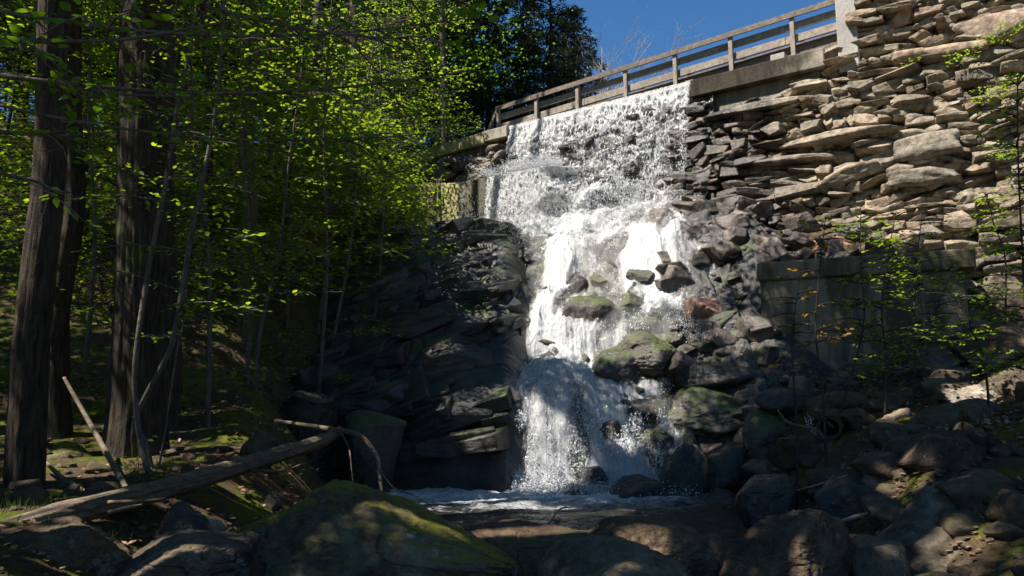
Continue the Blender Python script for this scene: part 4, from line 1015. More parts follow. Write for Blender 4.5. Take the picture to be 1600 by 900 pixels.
def spray(wood, leaf, p0, d, L, ls, rng, sag=.12, wr=.012, dens=1., simple=False, fine=True, curl=.25):
    """a flat layered bough: main shoot, alternate twigs, alternate leaves"""
    d = unit(V3(*d)); up = V3(0, 0, 1); side = unit(np.cross(d, up))
    n = max(6, int(L/.12)); t = np.linspace(0, 1, n); wig = rng.normal(size=3)*.05*L
    pts = p0+d*(t*L)[:, None]-up*(sag*L*t**2)[:, None]+side*(np.sin(t*5+wig[0])*abs(wig[1]))[:, None]+up*(np.sin(t*4+wig[2])*.03*L)[:, None]
    add_tube(wood, pts, wr*(1-.8*t)+.0015, 5)
    P_, D_, N_, S_ = [], [], [], []
    sgn = 1; step = ls*1.5/dens; x = .12*L
    while x < L*.98:
        u = x/L; i = u*(n-1); a = int(i); q = pts[a]*(1-i+a)+pts[min(a+1, n-1)]*(i-a)
        tl = (.42*L*(1-u)**.8+.10*L*rng.random()+.05)*rng.uniform(.5, 1.1)
        td = unit(d*rng.uniform(.5, .9)+side*sgn*rng.uniform(.6, 1)+up*rng.normal()*.18)
        m = max(3, int(tl/(ls*.8))); tt = np.linspace(0, 1, m+1); tp = q+td*(tt*tl)[:, None]-up*(sag*.9*tl*tt**2)[:, None]+rng.normal(size=(m+1, 3))*.012*tl*3
        if fine: add_tube(wood, tp, wr*.3*(1-.6*tt)+.001, 3)
        ts = unit(np.cross(td, up))
        for j in range(1, m+1):
            if rng.random() > .88: continue
            sg = 1 if j % 2 else -1
            ld = unit(td*.8+ts*sg*.75+rng.normal(size=3)*curl-up*.25) if j < m else td
            P_.append(tp[j]); D_.append(ld); N_.append(unit(up+rng.normal(size=3)*.35)); S_.append(ls*rng.uniform(.65, 1.15))
        sgn = -sgn; x += step*rng.uniform(.6, 1.4)
    if P_: add_leaves(leaf, P_, np.array(D_), np.array(N_), np.array(S_), rng.random(len(P_)), simple)
def trunk_mesh(mb, pts, r, sides, rng, flare=0., ridge=.02, flen=.6):
    pts = np.asarray(pts, float); n = len(pts)
    v, f, t = tube(pts, r, sides, False)
    v = v.reshape(n, sides, 3); th = np.linspace(0, 2*np.pi, sides, endpoint=False)
    h = (pts[:, 2]-pts[0, 2])
    c = pts[:, None]; d = v-c
    lob = np.abs(np.sin(th*2.5+rng.uniform(0, 6)))**1.5+.4*np.sin(th*3+1)
    k = 1+flare*np.exp(-h/flen)[:, None]*(1+.7*lob[None])
    pp = np.stack([np.cos(th)[None]*3.+0*h[:, None], np.sin(th)[None]*3.+0*h[:, None], h[:, None]*1.1+0*th[None]], -1)
    k = k+.06*fbm(pp*.6, 3, int(rng.integers(99)))
    if ridge:
        rr = ridged(pp*V3(4.2, 4.2, 1.3), 3, int(rng.integers(99)))
        v = c+d*k[..., None]+unit(d)*(ridge*rr)[..., None]
    else: v = c+d*k[..., None]
    mb.add(v.reshape(-1, 3), f, .5)
def tpath(x, y, z, H, lean=(0, 0), wob=.03, n=14, seed=0):
    t = np.linspace(0, 1, n); g = R(seed); a = g.uniform(0, 6, 4)
    return np.stack([x+lean[0]*H*t+wob*H*.3*np.sin(t*5+a[0])*t, y+lean[1]*H*t+wob*H*.3*np.sin(t*4+a[1])*t, z+H*t], -1)

def crown_clumps(leaf, wood, top, cen, radv, nclump, nleaf, ls, rng, cr=.9, simple=True, tip=True, shell=.45):
    """limbs fan out to clumps; each clump is a loose cloud of leaves on short shoots"""
    for k in range(nclump):
        u = unit(rng.normal(size=3)); rr = rng.random()**shell
        c = cen+u*radv*rr
        st = top+(cen-top)*rng.uniform(0, .6)
        mid = (st+c)/2+V3(0, 0, .15*np.linalg.norm(c-st))+rng.normal(size=3)*.2
        pts = catmull([st, mid, c], 7)
        if not shade_mask(pts).any(): add_tube(wood, pts, np.linspace(.055, .012, 7)*(radv.max()/4), 4)
        sz = cr*rng.uniform(.6, 1.35)
        p = c+rng.normal(size=(nleaf, 3))*V3(sz, sz, sz*.38)
        d = rng.normal(size=(nleaf, 3)); d[:, 2] = d[:, 2]*.4-.2
        add_leaves(leaf, p, d, V3(0, 0, 1)+rng.normal(size=(nleaf, 3))*.45, ls*rng.uniform(.7, 1.2, nleaf), np.clip(rng.random(nleaf)*.5+.5*rng.random(), 0, .92), simple)
        for j in range(5):
            if shade_mask(c[None])[0]: break
            e = c+rng.normal(size=3)*V3(sz, sz, sz*.4); add_tube(wood, [c, (c+e)/2+rng.normal(size=3)*.05, e], [.01, .006, .003], 3)

def tree(name, label, cat, pts, r, barkm, crown=None, leafm=None, group=None, sides=40, flare=.5, ridge=.02, seed=0, flen=.5, sprays=None):
    rng = R(seed); b = np.array(pts[0]); t = empty(name, b, label, cat, group)
    mb = MB(); dense = catmull(pts, max(40, int((pts[-1][2]-pts[0][2])*14))); rr = np.interp(np.linspace(0, 1, len(dense)), np.linspace(0, 1, len(r)), r)
    dense[0, 2] -= .0; dense = np.concatenate([dense[:1]-V3(0, 0, .5), dense]); rr = np.concatenate([rr[:1], rr])
    trunk_mesh(mb, dense, rr, sides, rng, flare, ridge, flen)
    mb.build('trunk', barkm, t, loc=b)
    if crown or sprays:
        wd, lf = MB(), MB()
        if crown: 
            for c in crown: crown_clumps(lf, wd, np.array(pts[-1]), *c, rng)
        if sprays: sprays(wd, lf, dense, rng)
        if wd.v: wd.build('limb', barkm, t, loc=b)
        if lf.v: lf.build('crown', leafm, t, loc=b)
    return t

# ------------------------------------------------------------ the big trunks on the left bank
def gz(x, y): return float(T(x, y))
def bend(p0, p1, H, n=9, seed=0, wob=.04):
    """trunk path through two points, extended up to height H"""
    p0, p1 = np.array(p0), np.array(p1); d = (p1-p0)/(p1[2]-p0[2]); g = R(seed)
    return [p0+d*h+V3(*(g.normal(size=2)*wob), 0)*(h > .1) for h in np.linspace(0, H, n)]
def CC(x, y, z, rx, ry, rz, nc, nl, ls, cr=.9): return (V3(x, y, z), V3(rx, ry, rz), nc, nl, ls)
b1 = P(38, 772, 7.2); t1 = P(86, 0, 7.2)
tree('tree', 'large dark trunk at the far left with a thin sunlit left edge', 'tree', bend(b1, t1, 12, seed=1), [.15, .138, .13, .125, .115, .10, .08], M_bark, [CC(-3.6, 6.6, 12.0, 3.0, 3.2, 2.0, 46, 170, .13)], M_leafb, flare=.2, seed=1, sides=72, ridge=.016)
b2 = P(93, 690, 9.6); t2 = P(112, 0, 9.6)
tree('tree', 'slimmer straight trunk just behind the far left one', 'tree', bend(b2, t2, 12, seed=2), [.14, .135, .13, .12, .10, .07], M_bark, [CC(-5.0, 11.0, 12.0, 3.2, 3.2, 2.0, 46, 170, .13)], M_leafb, flare=.2, seed=2, sides=48, ridge=.01)
b3 = P(212, 720, 9.0); t3 = P(232, 0, 9.0)
tree('tree', 'thickest trunk with flared mossy roots, third from the left', 'tree', bend(b3, t3, 13, seed=3, wob=.03), [.31, .265, .26, .25, .235, .21, .18, .12], M_bark, [CC(-2.6, 8.8, 12.0, 3.6, 3.0, 2.0, 52, 170, .14)], M_leafb, flare=.4, seed=3, sides=110, ridge=.026, flen=.45)
b3 = P(250, 700, 10.4); t3 = P(256, 0, 10.4)
tree('tree', 'dark trunk half hidden behind the thickest one', 'tree', bend(b3, t3, 12, seed=4, wob=.03), [.21, .19, .18, .16, .14, .1], M_barkd, [CC(-7.6, 13.6, 12.4, 2.6, 2.4, 1.8, 40, 160, .14)], M_leafb, flare=.4, seed=4, sides=60)
b = P(384, 532, 14.5); t = P(392, 0, 14.5)
tree('tree', 'mossy sunlit trunk standing higher on the left slope', 'tree', bend(b, t, 10.5, seed=5), [.15, .135, .12, .10, .07], M_barkm, [CC(-9.0, 16.0, 13.6, 2.6, 2.6, 1.8, 36, 160, .14)], M_leafb, flare=.25, seed=5, sides=40)
for i, (px, py, tx, Y, r, lab) in enumerate((
    (560, 330, 556, 19.5, .14, 'dark trunk seen through bright leaves at the centre left'),
    (480, 400, 500, 20.0, .13, 'dark trunk among leaves, second from the wing wall'),
    (330, 430, 318, 17.5, .11, 'slender dark trunk on the slope behind the saplings'),
    (700, 230, 690, 27.0, .16, 'trunk rising behind the wing wall cap'),
    (430, 380, 402, 22, .14, 'far trunk on the slope with patchy light'))):
    b = P(px, py, Y); t = P(tx, 0, Y); b[2] = gz(b[0], b[1])-.1
    tree('tree', lab, 'tree', bend(b, t, 15 if Y > 18 else 11, seed=20+i), [r, r*.9, r*.8, r*.6, r*.3], M_barkd, [CC(b[0]-(2.6 if px > 300 and px < 690 else .3), b[1]+(2.5 if px > 300 else .6), b[2]+ (10 if Y > 18 else 9.5), 2.6, 2.4, 3.2 if Y > 18 else 1.6, 34, 120, .15)], M_leafb, flare=.2, seed=30+i, sides=20, ridge=0, group='trees on the left slope')

# unseen trees added out of frame, crowns set sunward of spots to shade
def gt(x, y): return V3(x, y, gz(x, y)-.1)
SH = [((-6, 7, 1.2), 10.5, (3, 3, 1.2)), ((-5.5, 12, 2.5), 12, (3, 2.8, 1.4)), ((-2, 7, 1), 9.5, (2.4, 2.6, 1.2)), ((1.2, 7, 0), 10, (2.2, 2.6, 1.2)),
      ((4.5, 7.2, .8), 11, (2.4, 2.2, 1.2)), ((7.6, 9, 1.5), 11, (2.2, 2.6, 1.2)), ((2, 11.2, 0), 11.5, (2.3, 1.9, 1.1)), ((-2.2, 12.8, 1.5), 12, (1.8, 1.8, 1.2)),
      ((6.0, 12.4, 2.5), 12.5, (2.3, 1.7, 1.1)), ((-2.6, 15.4, 3.5), 13.5, (1.8, 2, 1.2)), ((-6, 17, 4), 14.5, (3, 3, 1.5)), ((-9, 12, 3), 12.5, (3, 3, 1.5)), ((-9.5, 17, 4.5), 14, (3, 3, 1.5)),
      ((6.0, 13.9, 3.2), 12.6, (2.4, 1.5, 1.1)), ((-10, 21, 6.5), 16, (3, 3, 1.5)), ((-6.5, 22.5, 7.5), 16.5, (2.4, 3, 1.4)), ((-14, 16, 5), 14, (3, 3, 1.5)), ((-13.5, 22, 7), 16, (3, 3, 1.5)), ((1.5, 4.6, 0), 9.5, (2.6, 1.6, 1.1)), ((-2.0, 14.4, 2.5), 12.5, (1.9, 1.6, 1.)), ((-1.8, 16.2, 4), 13.6, (1.7, 1.5, 1.)), ((-1.6, 15.2, 3), 14.6, (1.9, 1.8, 1.)), ((-3.6, 14.6, 3), 13.2, (1.8, 1.6, 1.)), ((5, 10, 1), 12, (2.2, 1.6, 1.1))]
for i, (tg, zo, rd) in enumerate(SH):
    tg = V3(*tg); c = tg+SUN*((zo-tg[2])/SUN[2])
    bx = c[0] if c[0] < -.8*c[1] else -max(4.6, .78*c[1]*.6+2.2)-.2*i; by = c[1] if c[0] < -.8*c[1] else c[1]*.55
    b = gt(bx, by); top = V3(bx*.5+c[0]*.5, by*.5+c[1]*.5, c[2]-rd[2]*.8)
    tree('tree', 'unseen tall leafy tree added outside the view so its crown shades the stream', 'tree', [b, b*.6+top*.4+V3(0, 0, .8), b*.25+top*.75+V3(0, 0, .5), top], [.2, .17, .13, .08], M_bark, [(c, V3(*rd), 46, 170, .15)], M_leafb, seed=60+i, sides=16, ridge=0, group='unseen shade trees added around the gorge')

# ------------------------------------------------------------ saplings with layered sprays
def sap(label, path, r, levels, ls, seed, leafm, barkm, dirs=None, Lr=(.8, 1.6), group='leafy saplings on the left bank', name='sapling', n=16, frm=.3, az=None, simple=False, dens=1.):
    def sp(wd, lf, dense, rng):
        for k in range(n):
            u = rng.uniform(frm, 1); i = int(u*(len(dense)-1)); a = rng.uniform(0, 2*np.pi) if az is None else rng.normal(az[0], az[1])
            L = rng.uniform(*Lr)*(1.15-.5*u)
            spray(wd, lf, dense[i], V3(math.cos(a), math.sin(a), rng.uniform(-.1, .35)), L, ls, rng, wr=.009, simple=simple, dens=dens)
    return tree(name, label, 'sapling' if name == 'sapling' else 'shrub', path, r, barkm, None, leafm, group, sides=8, flare=0, ridge=0, seed=seed, sprays=sp)
def pxpath(pts, Y):
    """stem through the given picture points; the points sit on a plane Y deep and slightly staggered"""
    return [P(a, b, Y+dy) for a, b, dy in pts]
S1 = pxpath([(236, 752, 0), (222, 700, .05), (213, 640, 0), (212, 560, 0), (232, 420, .1), (258, 290, .2), (275, 180, .3), (300, 60, .4), (315, -60, .5)], 7.8)
sap('pale thin sapling rising in front of the thickest trunk', S1, [.035, .03, .028, .024, .02, .012], 0, .075, 101, M_leaf, M_barks, n=22, frm=.55, Lr=(.7, 1.3))
S2 = pxpath([(240, 748, .1), (226, 690, .1), (210, 660, .05), (238, 600, 0), (268, 540, 0), (285, 450, .1), (300, 360, .1), (325, 240, .2), (342, 130, .3), (350, 0, .4), (352, -80, .5)], 7.9)
sap('forked bare stem leaning right beside the pale thin sapling', S2, [.03, .03, .03, .027, .022, .014], 0, .075, 102, M_leaf, M_barks, n=30, frm=.42, Lr=(.8, 1.5))
S3 = pxpath([(245, 750, .2), (262, 650, .2), (275, 560, .2), (290, 480, .25), (292, 380, .3)], 8.0)
sap('thinnest dead stem at the foot of the thickest trunk', S3, [.013, .01, .008, .005], 0, .06, 103, M_leaf, M_barks, n=3, frm=.9, Lr=(.2, .4))
S4 = pxpath([(400, 565, 0), (410, 500, 0), (426, 435, .1), (440, 360, .2), (452, 250, .3), (470, 120, .4), (480, 0, .5)], 12.0)
sap('pale leaning sapling stem in the middle of the left slope', S4, [.032, .028, .022, .016, .01], 0, .085, 104, M_leaf, M_barks, n=34, frm=.3, Lr=(.9, 1.8))
SAPS = [
 (330, 560, 300, -60, 10.5, 'leafy sapling right of the thickest trunk, bright in the sun', M_leaf, 34, .12, (1.0, 1.9), .08),
 (500, 470, 520, -20, 14.0, 'tall leafy sapling left of the bedrock', M_leaf, 50, .1, (1.1, 2.2), .085),
 (590, 400, 600, 30, 17.2, 'bright yellow green sapling beside the side wall', M_leaf2, 60, .15, (.9, 1.9), .09),
 (500, 380, 530, 120, 17.6, 'low bushy young tree above the bedrock', M_leaf2, 70, .1, (1.0, 1.9), .10),
 (540, 420, 560, 60, 18.6, 'sunlit young tree behind the bright sapling', M_leaf2, 60, .15, (1.1, 2.2), .10),
 (575, 330, 590, 90, 20.6, 'yellow green sapling just left of the wing wall', M_leaf2, 44, .2, (.7, 1.4), .09),
 (450, 450, 440, 40, 15.5, 'broad leafy sapling in the middle of the left slope', M_leaf, 56, .12, (1.1, 2.2), .09),
 (390, 500, 380, 20, 12.6, 'leafy sapling in front of the mossy trunk', M_leaf, 40, .3, (.9, 1.8), .08),
 (250, 480, 250, 10, 13.5, 'shaded leafy sapling behind the thickest trunk', M_leaf, 40, .25, (.9, 1.8), .085),
 (140, 480, 150, -20, 12.0, 'leafy sapling between the second and third trunks', M_leaf, 34, .35, (.8, 1.6), .08),
 (-20, 560, 0, 0, 8.5, 'sapling at the left edge with a few bright leaves', M_leaf, 20, .35, (.6, 1.2), .075),
 (520, 430, 590, 40, 15.8, 'young tree with a bright crown leaning toward the fall', M_leaf2, 80, .3, (1.1, 2.1), .10),
 (580, 350, 650, -40, 18.2, 'tallest sunlit young tree in front of the conifers', M_leaf2, 90, .25, (1.1, 2.2), .115),
 (500, 420, 560, -60, 16.2, 'tall young tree with a broad bright crown, centre left', M_leaf, 90, .3, (1.2, 2.4), .11),
 (700, 190, 690, 20, 26.5, 'sunlit young tree behind the wing wall', M_leaf2, 50, .2, (1.1, 2.2), .10),
 (600, 260, 620, -30, 23.0, 'tall young tree high on the left slope', M_leaf2, 64, .15, (1.3, 2.6), .11),
 (480, 330, 500, -40, 22.0, 'young tree high on the slope, left of the tall one', M_leaf, 64, .15, (1.3, 2.6), .11),
 (340, 360, 350, -60, 19.0, 'young tree on the upper slope with pale green leaves', M_leaf, 60, .2, (1.3, 2.6), .11),
 (200, 380, 190, -60, 18.0, 'young tree deep on the upper left slope', M_leaf, 50, .3, (1.3, 2.4), .11),
]
for i, (x0, y0, x1, y1, Y, lab, lm, n, frm, Lr, ls) in enumerate(SAPS):
    a = P(x0, y0, Y); a[2] = gz(a[0], a[1])-.05; b = P(x1, y1, Y)
    path = [a, a*.66+b*.34+V3(.08, .05, 0), a*.33+b*.67+V3(-.06, 0, 0), b]
    sap(lab, path, [.04, .032, .022, .01], 0, ls*(1.4 if Y > 14 else 1.25), 200+i, lm, M_barks, n=n, frm=frm, Lr=Lr, simple=Y > 16)

# overhanging beech boughs near the camera, trunk outside the frame
bb = gt(-4.15, 3.3)
def nearb(wd, lf, dense, rng):
    for (x0, y0, x1, y1, Y, L) in ((-40, 112, 740, 108, 3.6, 0), (-60, 60, 420, 20, 3.2, 0), (-40, 100, 300, 150, 3.8, 0), (-50, 10, 720, 30, 4.2, 0), (200, -30, 640, 60, 3.4, 0), (-40, 200, 180, 205, 4.0, 0), (-30, 250, 110, 300, 3.4, 0), (350, -40, 760, -10, 3.1, 0), (-60, 150, 640, 210, 5.0, 0)):
        a = P(x0, y0, Y); b = P(x1, y1, Y+.25); L = np.linalg.norm(b-a)
        base = dense[min(len(dense)-1, int((a[2]-dense[0, 2])/(dense[-1, 2]-dense[0, 2])*len(dense)))]
        add_tube(wd, catmull([base, (base+a)/2+V3(0, 0, .1), a], 8), [.022, .02, .018, .017, .016, .015, .014, .013], 6)
        m = 26; t = np.linspace(0, 1, m); pts = a+(b-a)*t[:, None]+V3(0, 0, -.05)*np.sin(t*3.1)[:, None]*L+V3(0, 1, .4)*(.03*np.sin(t*11+x0))[:, None]
        add_tube(wd, pts, .011*(1-.75*t)+.0015, 6)
        for k in range(int(L/.16)):
            u = rng.uniform(.05, 1); i = int(u*(m-1)); sg = 1 if k % 2 else -1
            dd = unit(unit(b-a)*rng.uniform(.4, .9)+V3(0, sg, 0)*rng.uniform(.4, 1)+V3(0, 0, rng.normal()*.25-.1))
            spray(wd, lf, pts[i], dd, rng.uniform(.18, .5), .062, rng, wr=.004, sag=.25, curl=.35, dens=.8)
tree('beech_tree', 'beech whose long leafy boughs hang into the top left of the view', 'tree', [bb, bb+V3(.05, 0, 2.5), bb+V3(.1, .1, 5), bb+V3(.1, 0, 8)], [.13, .12, .10, .06], M_barks, None, M_leafb, seed=91, sides=24, flare=.2, ridge=0, sprays=nearb)

# thin saplings and shrubs on the right bank
RS = [
 (1240, 690, 1238, 560, 1250, 430, 9.6, 'bare twiggy shrub stem beside the mossy rock, right of the stream', M_oran, 5, .5),
 (1288, 690, 1275, 520, 1290, 340, 9.4, 'thin sapling with orange leaves in front of the chamber corner', M_oran, 9, .3),
 (1300, 660, 1350, 500, 1345, 330, 10.6, 'slim dark sapling before the middle of the chamber', M_leaf, 18, .25),
 (1382, 645, 1378, 480, 1400, 330, 10.6, 'slim sapling with yellow green leaves before the chamber', M_leaf2, 20, .25),
 (1424, 640, 1428, 500, 1440, 340, 10.9, 'second slim sapling with yellow green leaves, right of the first', M_leaf2, 20, .3),
 (1545, 640, 1530, 540, 1490, 450, 9.6, 'leafy sapling arching left over the pale flat rock', M_leaf2, 14, .3),
 (1600, 640, 1598, 400, 1590, 120, 8.2, 'sapling at the right edge with fresh green leaves', M_leaf2, 24, .2),
 (1340, 620, 1450, 520, 1490, 420, 12.4, 'low bush growing against the chamber wall', M_leaf, 20, .2),
 (1560, 480, 1570, 400, 1540, 300, 12.6, 'small tree growing below the stone wall at the right', M_leaf2, 26, .1),
]
for i, (x0, y0, x1, y1, x2, y2, Y, lab, lm, n, frm) in enumerate(RS):
    n = int(n*1.9)
    a = P(x0, y0, Y); a[2] = min(a[2], gz(a[0], a[1]))-.03; m_ = P(x1, y1, Y); b = P(x2, y2, Y)
    sap(lab, [a, (a+m_)/2+V3(.03, 0, 0), m_, (m_+b)/2-V3(.02, 0, 0), b], [.017, .014, .010, .005], 0, .075, 300+i, lm, M_barkd, n=n, frm=frm, Lr=(.25, .75), group='thin saplings on the right bank')
# tufts growing out of the stone wall
WT = [(1420, 100, 'sprig of green leaves high in the wall near the pier', 5), (1500, 95, 'leafy tuft growing from the top courses of the wall', 9), (1560, 60, 'green tuft at the upper right edge of the wall', 10), (1580, 140, 'leafy clump at the right edge of the wall', 12), (1540, 160, 'yellow green tuft between wall stones', 8), (1575, 250, 'ivy like clump low at the right edge of the wall', 12), (1345, 375, 'small plant at the foot of the wall above the chamber', 8)]
for i, (px, py, lab, n) in enumerate(WT):
    s, z = PD(px, py, -.55); c = dp(s, -.45+batter(z, s), z); rng = R(400+i); wd, lf = MB(), MB(); t = empty('wall_plant', c, lab, 'plant', 'plants growing out of the stone wall')
    for k in range(n): spray(wd, lf, c+rng.normal(size=3)*.08, V3(*(rng.normal(size=2)), .3)-N*.9, rng.uniform(.2, .5), .06, rng, wr=.004)
    wd.build('stem', M_barks, t, loc=c); lf.build('foliage', M_leaf2, t, loc=c)

# packed young trees that close the view up the left slope
def bush(seed, H):
    rng = R(seed); wd, lf = MB(), MB(); t = np.linspace(0, 1, 12)
    add_tube(wd, np.stack([.15*np.sin(t*3+seed), .12*np.cos(t*2+seed)-.1, t*H*.95], -1), .06*(1-t)+.01, 6)
    for k in range(64):
        u = rng.uniform(.08, 1); a = rng.uniform(0, 6.28)
        spray(wd, lf, V3(0, 0, u*H*.92), V3(math.cos(a), math.sin(a), rng.uniform(-.1, .4)), rng.uniform(.8, 2.0)*(1.2-.6*u), .105, rng, wr=.008, simple=True, fine=False, dens=1.1)
    return wd, lf
BP = []
CULL0 = shade_mask; shade_mask = lambda p: np.zeros(len(p), bool)
for sd, H in ((1, 6.5), (2, 5.0)):
    wd, lf = bush(sd, H); BP.append((wd, lf, H))
shade_mask = CULL0
rng = R(640); protoB = []
spots = [(px, Y) for Y, pxs in ((14.5, (60, 180)), (16.5, (10, 120, 235, 330, 450)), (19.0, (20, 160, 290, 400, 500, 590)), (21.8, (60, 210, 350, 440, 540, 630)), (24.5, (-20, 130, 260, 380, 480, 570, 660)), (27.5, (60, 190, 320, 450, 550, 640, 720))) for px in pxs]
for i, (px, Y) in enumerate(spots):
    k = i % 2; q = P(px+rng.normal()*12, 300, Y+rng.normal()*.4); loc = V3(q[0], q[1], gz(q[0], q[1])-.1)
    lab = 'leafy young tree packed among others on the dim upper left slope'
    if len(protoB) < 2:
        t = empty('young_tree', (0, 0, 0), lab, 'tree', 'young trees packed on the upper left slope'); BP[k][0].build('trunk', M_barkd, t); BP[k][1].build('crown', M_leaf, t); protoB.append(t)
    else:
        t = protoB[k].copy(); COL.objects.link(t)
        for ch in protoB[k].children: c = ch.copy(); COL.objects.link(c); c.parent = t
    t.location = Vector(loc); t.rotation_euler = (0, 0, i*2.4); sc = rng.uniform(.8, 1.2); t.scale = (sc, sc, sc)

# undergrowth on the dark left slope, litter, moss grass
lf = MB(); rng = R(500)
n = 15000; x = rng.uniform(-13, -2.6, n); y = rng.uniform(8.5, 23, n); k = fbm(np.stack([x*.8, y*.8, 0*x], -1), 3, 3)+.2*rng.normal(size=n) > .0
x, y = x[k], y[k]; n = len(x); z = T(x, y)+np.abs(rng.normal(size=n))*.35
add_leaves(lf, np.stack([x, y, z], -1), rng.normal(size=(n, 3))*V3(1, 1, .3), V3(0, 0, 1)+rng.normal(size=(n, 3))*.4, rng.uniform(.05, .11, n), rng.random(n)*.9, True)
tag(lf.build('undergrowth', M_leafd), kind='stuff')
lf = MB(); n = 22000; x = np.concatenate([rng.uniform(-9, -1.6, n//2), rng.uniform(3.4, 9, n//2)]); y = np.concatenate([rng.uniform(4.5, 16, n//2), rng.uniform(6, 13.5, n//2)])
k = fbm(np.stack([x, y, 0*x], -1), 3, 31)+.15*rng.normal(size=n) > -.02; x, y = x[k], y[k]; n = len(x)
add_leaves(lf, np.stack([x, y, T(x, y)+.012+.02*rng.random(n)], -1), rng.normal(size=(n, 3))*V3(1, 1, .25), V3(0, 0, 1)+rng.normal(size=(n, 3))*.3, rng.uniform(.04, .085, n), rng.random(n), True, 1.2)
tag(lf.build('leaf_litter', M_litter), kind='stuff')
lf = MB(); n = 2600; cx = rng.choice(np.array([P(a, b, Y)[:2] for a, b, Y in ((60, 760, 6.6), (180, 800, 6.2), (250, 700, 8), (1300, 720, 8.6), (1395, 745, 8.4), (1420, 700, 9), (230, 690, 7.5), (30, 800, 6.2))]), n)
x = cx[:, 0]+rng.normal(size=n)*.25; y = cx[:, 1]+rng.normal(size=n)*.25
add_leaves(lf, np.stack([x, y, T(x, y)], -1), rng.normal(size=(n, 3))*V3(.4, .4, 0)+V3(0, 0, 1), rng.normal(size=(n, 3)), rng.uniform(.03, .11, n), rng.random(n)*.9, True, .14)
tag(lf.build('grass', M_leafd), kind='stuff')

# ------------------------------------------------------------ logs, branches, culvert
def log(name, label, pts, r, mat, cat='branch', sides=24, knots=0, seed=0, twigs=()):
    rng = R(seed); b = np.array(pts[0]); d = catmull(pts, 90 if sides > 12 else 30); rr = np.interp(np.linspace(0, 1, len(d)), np.linspace(0, 1, len(r)), r)
    mb = MB(); v, f, t = tube(d, rr, sides); n = len(d); body = v[:n*sides].reshape(n, sides, 3); dd = body-d[:, None]
    th = np.linspace(0, 2*np.pi, sides, endpoint=False); s = np.linspace(0, 1, n)
    pp = np.stack([np.cos(th)[None]*2.5+0*s[:, None], np.sin(th)[None]*2.5+0*s[:, None], 6*s[:, None]+0*th[None]], -1)
    kk = 1+.34*ridged(pp*V3(1.6, 1.6, .5), 3, seed)+.12*fbm(pp, 3, seed+4)
    v[:n*sides] = (d[:, None]+dd*kk[..., None]).reshape(-1, 3)
    n0 = mb.n; mb.add(v, f); mb.t.append(t+n0)
    for (p, r2) in twigs: add_tube(mb, catmull(p, 14), np.linspace(r2, r2*.3, 14), 5)
    return tag(mb.build(name, mat, None, loc=b), label, cat)
log('fallen_log', 'long fallen rotting log lying across the left foreground', [P(-60, 850, 5.6), P(60, 815, 5.9), P(180, 782, 6.4), P(300, 752, 7.2), P(420, 715, 8.4), P(500, 690, 9.6), P(530, 672, 10.2)], [.085, .085, .08, .08, .08, .07, .04], M_log, 'log', 40, seed=2,
    twigs=[([P(255, 760, 6.9), P(262, 740, 6.85), P(270, 728, 6.8)], .02), ([P(170, 785, 6.2), P(230, 782, 6.1), P(260, 778, 6.1)], .018), ([P(380, 735, 8.), P(440, 735, 7.9), P(480, 722, 7.8)], .02)])
log('fallen_branch', 'broken branch slanting from the second trunk down to the log', [P(100, 590, 8.4), P(128, 640, 8.2), P(165, 705, 7.7), P(202, 772, 7.0)], [.014, .02, .023, .02], M_log, sides=12, seed=3)
log('fallen_branch', 'thin branch lying on the moss behind the log, left of the slanting one', [P(55, 705, 7.6), P(90, 740, 7.4), P(150, 780, 6.9)], [.012, .02, .02], M_stick, sides=8, seed=4)
log('fallen_branch', 'short pale broken stub pointing right off the log', [P(170, 800, 6.0), P(200, 792, 5.95), P(222, 788, 5.9)], [.012, .01, .004], M_stick, sides=8, seed=5)
log('root', 'bare bent root arching down behind the biggest boulder', [P(430, 658, 10.4), P(500, 668, 10.2), P(560, 680, 9.8), P(588, 712, 9.4), P(593, 740, 9.2), P(597, 775, 9.0)], [.028, .028, .028, .024, .02, .015], M_log, 'root', 10, seed=6,
    twigs=[([P(530, 672, 10), P(545, 700, 9.7), P(550, 740, 9.4), P(552, 760, 9.3)], .014), ([P(593, 735, 9.2), P(615, 762, 9.1), P(650, 775, 9.), P(668, 788, 9.)], .012)])
log('stick', 'forked stick standing out of the pool above the near rocks', [P(828, 862, 7.6), P(845, 835, 7.6), P(862, 812, 7.6), P(876, 795, 7.6), P(893, 793, 7.6)], [.012, .011, .010, .008, .003], M_stick, 'stick', 8, seed=7, twigs=[([P(855, 822, 7.6), P(853, 832, 7.55), P(860, 850, 7.5)], .005)])
log('fallen_branch', 'wet dark branch lodged below the broad mossy slab', [P(955, 612, 15.0), P(985, 604, 15), P(1020, 600, 15.1), P(1055, 584, 15.2)], [.025, .035, .035, .03], M_barkd, sides=10, seed=8)
log('fallen_branch', 'brown branch wedged between rocks left of the reddish boulder', [P(1010, 505, 16.6), P(1030, 492, 16.7), P(1045, 484, 16.8)], [.03, .045, .03], M_stick, sides=10, seed=9)
log('fallen_branch', 'short dark branch in the upper cascade', [P(1022, 450, 17.6), P(1040, 470, 17.4), P(1048, 480, 17.2)], [.03, .04, .02], M_stick, sides=10, seed=10)
log('driftwood_log', 'pale sunlit piece of driftwood among dry leaves right of the culvert pipe', [P(1372, 668, 10.2), P(1392, 656, 10.3), P(1418, 644, 10.4)], [.06, .07, .06], M_stick, 'log', 14, seed=11)
log('driftwood_log', 'thinner dark driftwood stick below the pale piece', [P(1340, 682, 9.9), P(1372, 672, 10.), P(1400, 664, 10.1)], [.03, .03, .02], M_log, 'log', 12, seed=12)
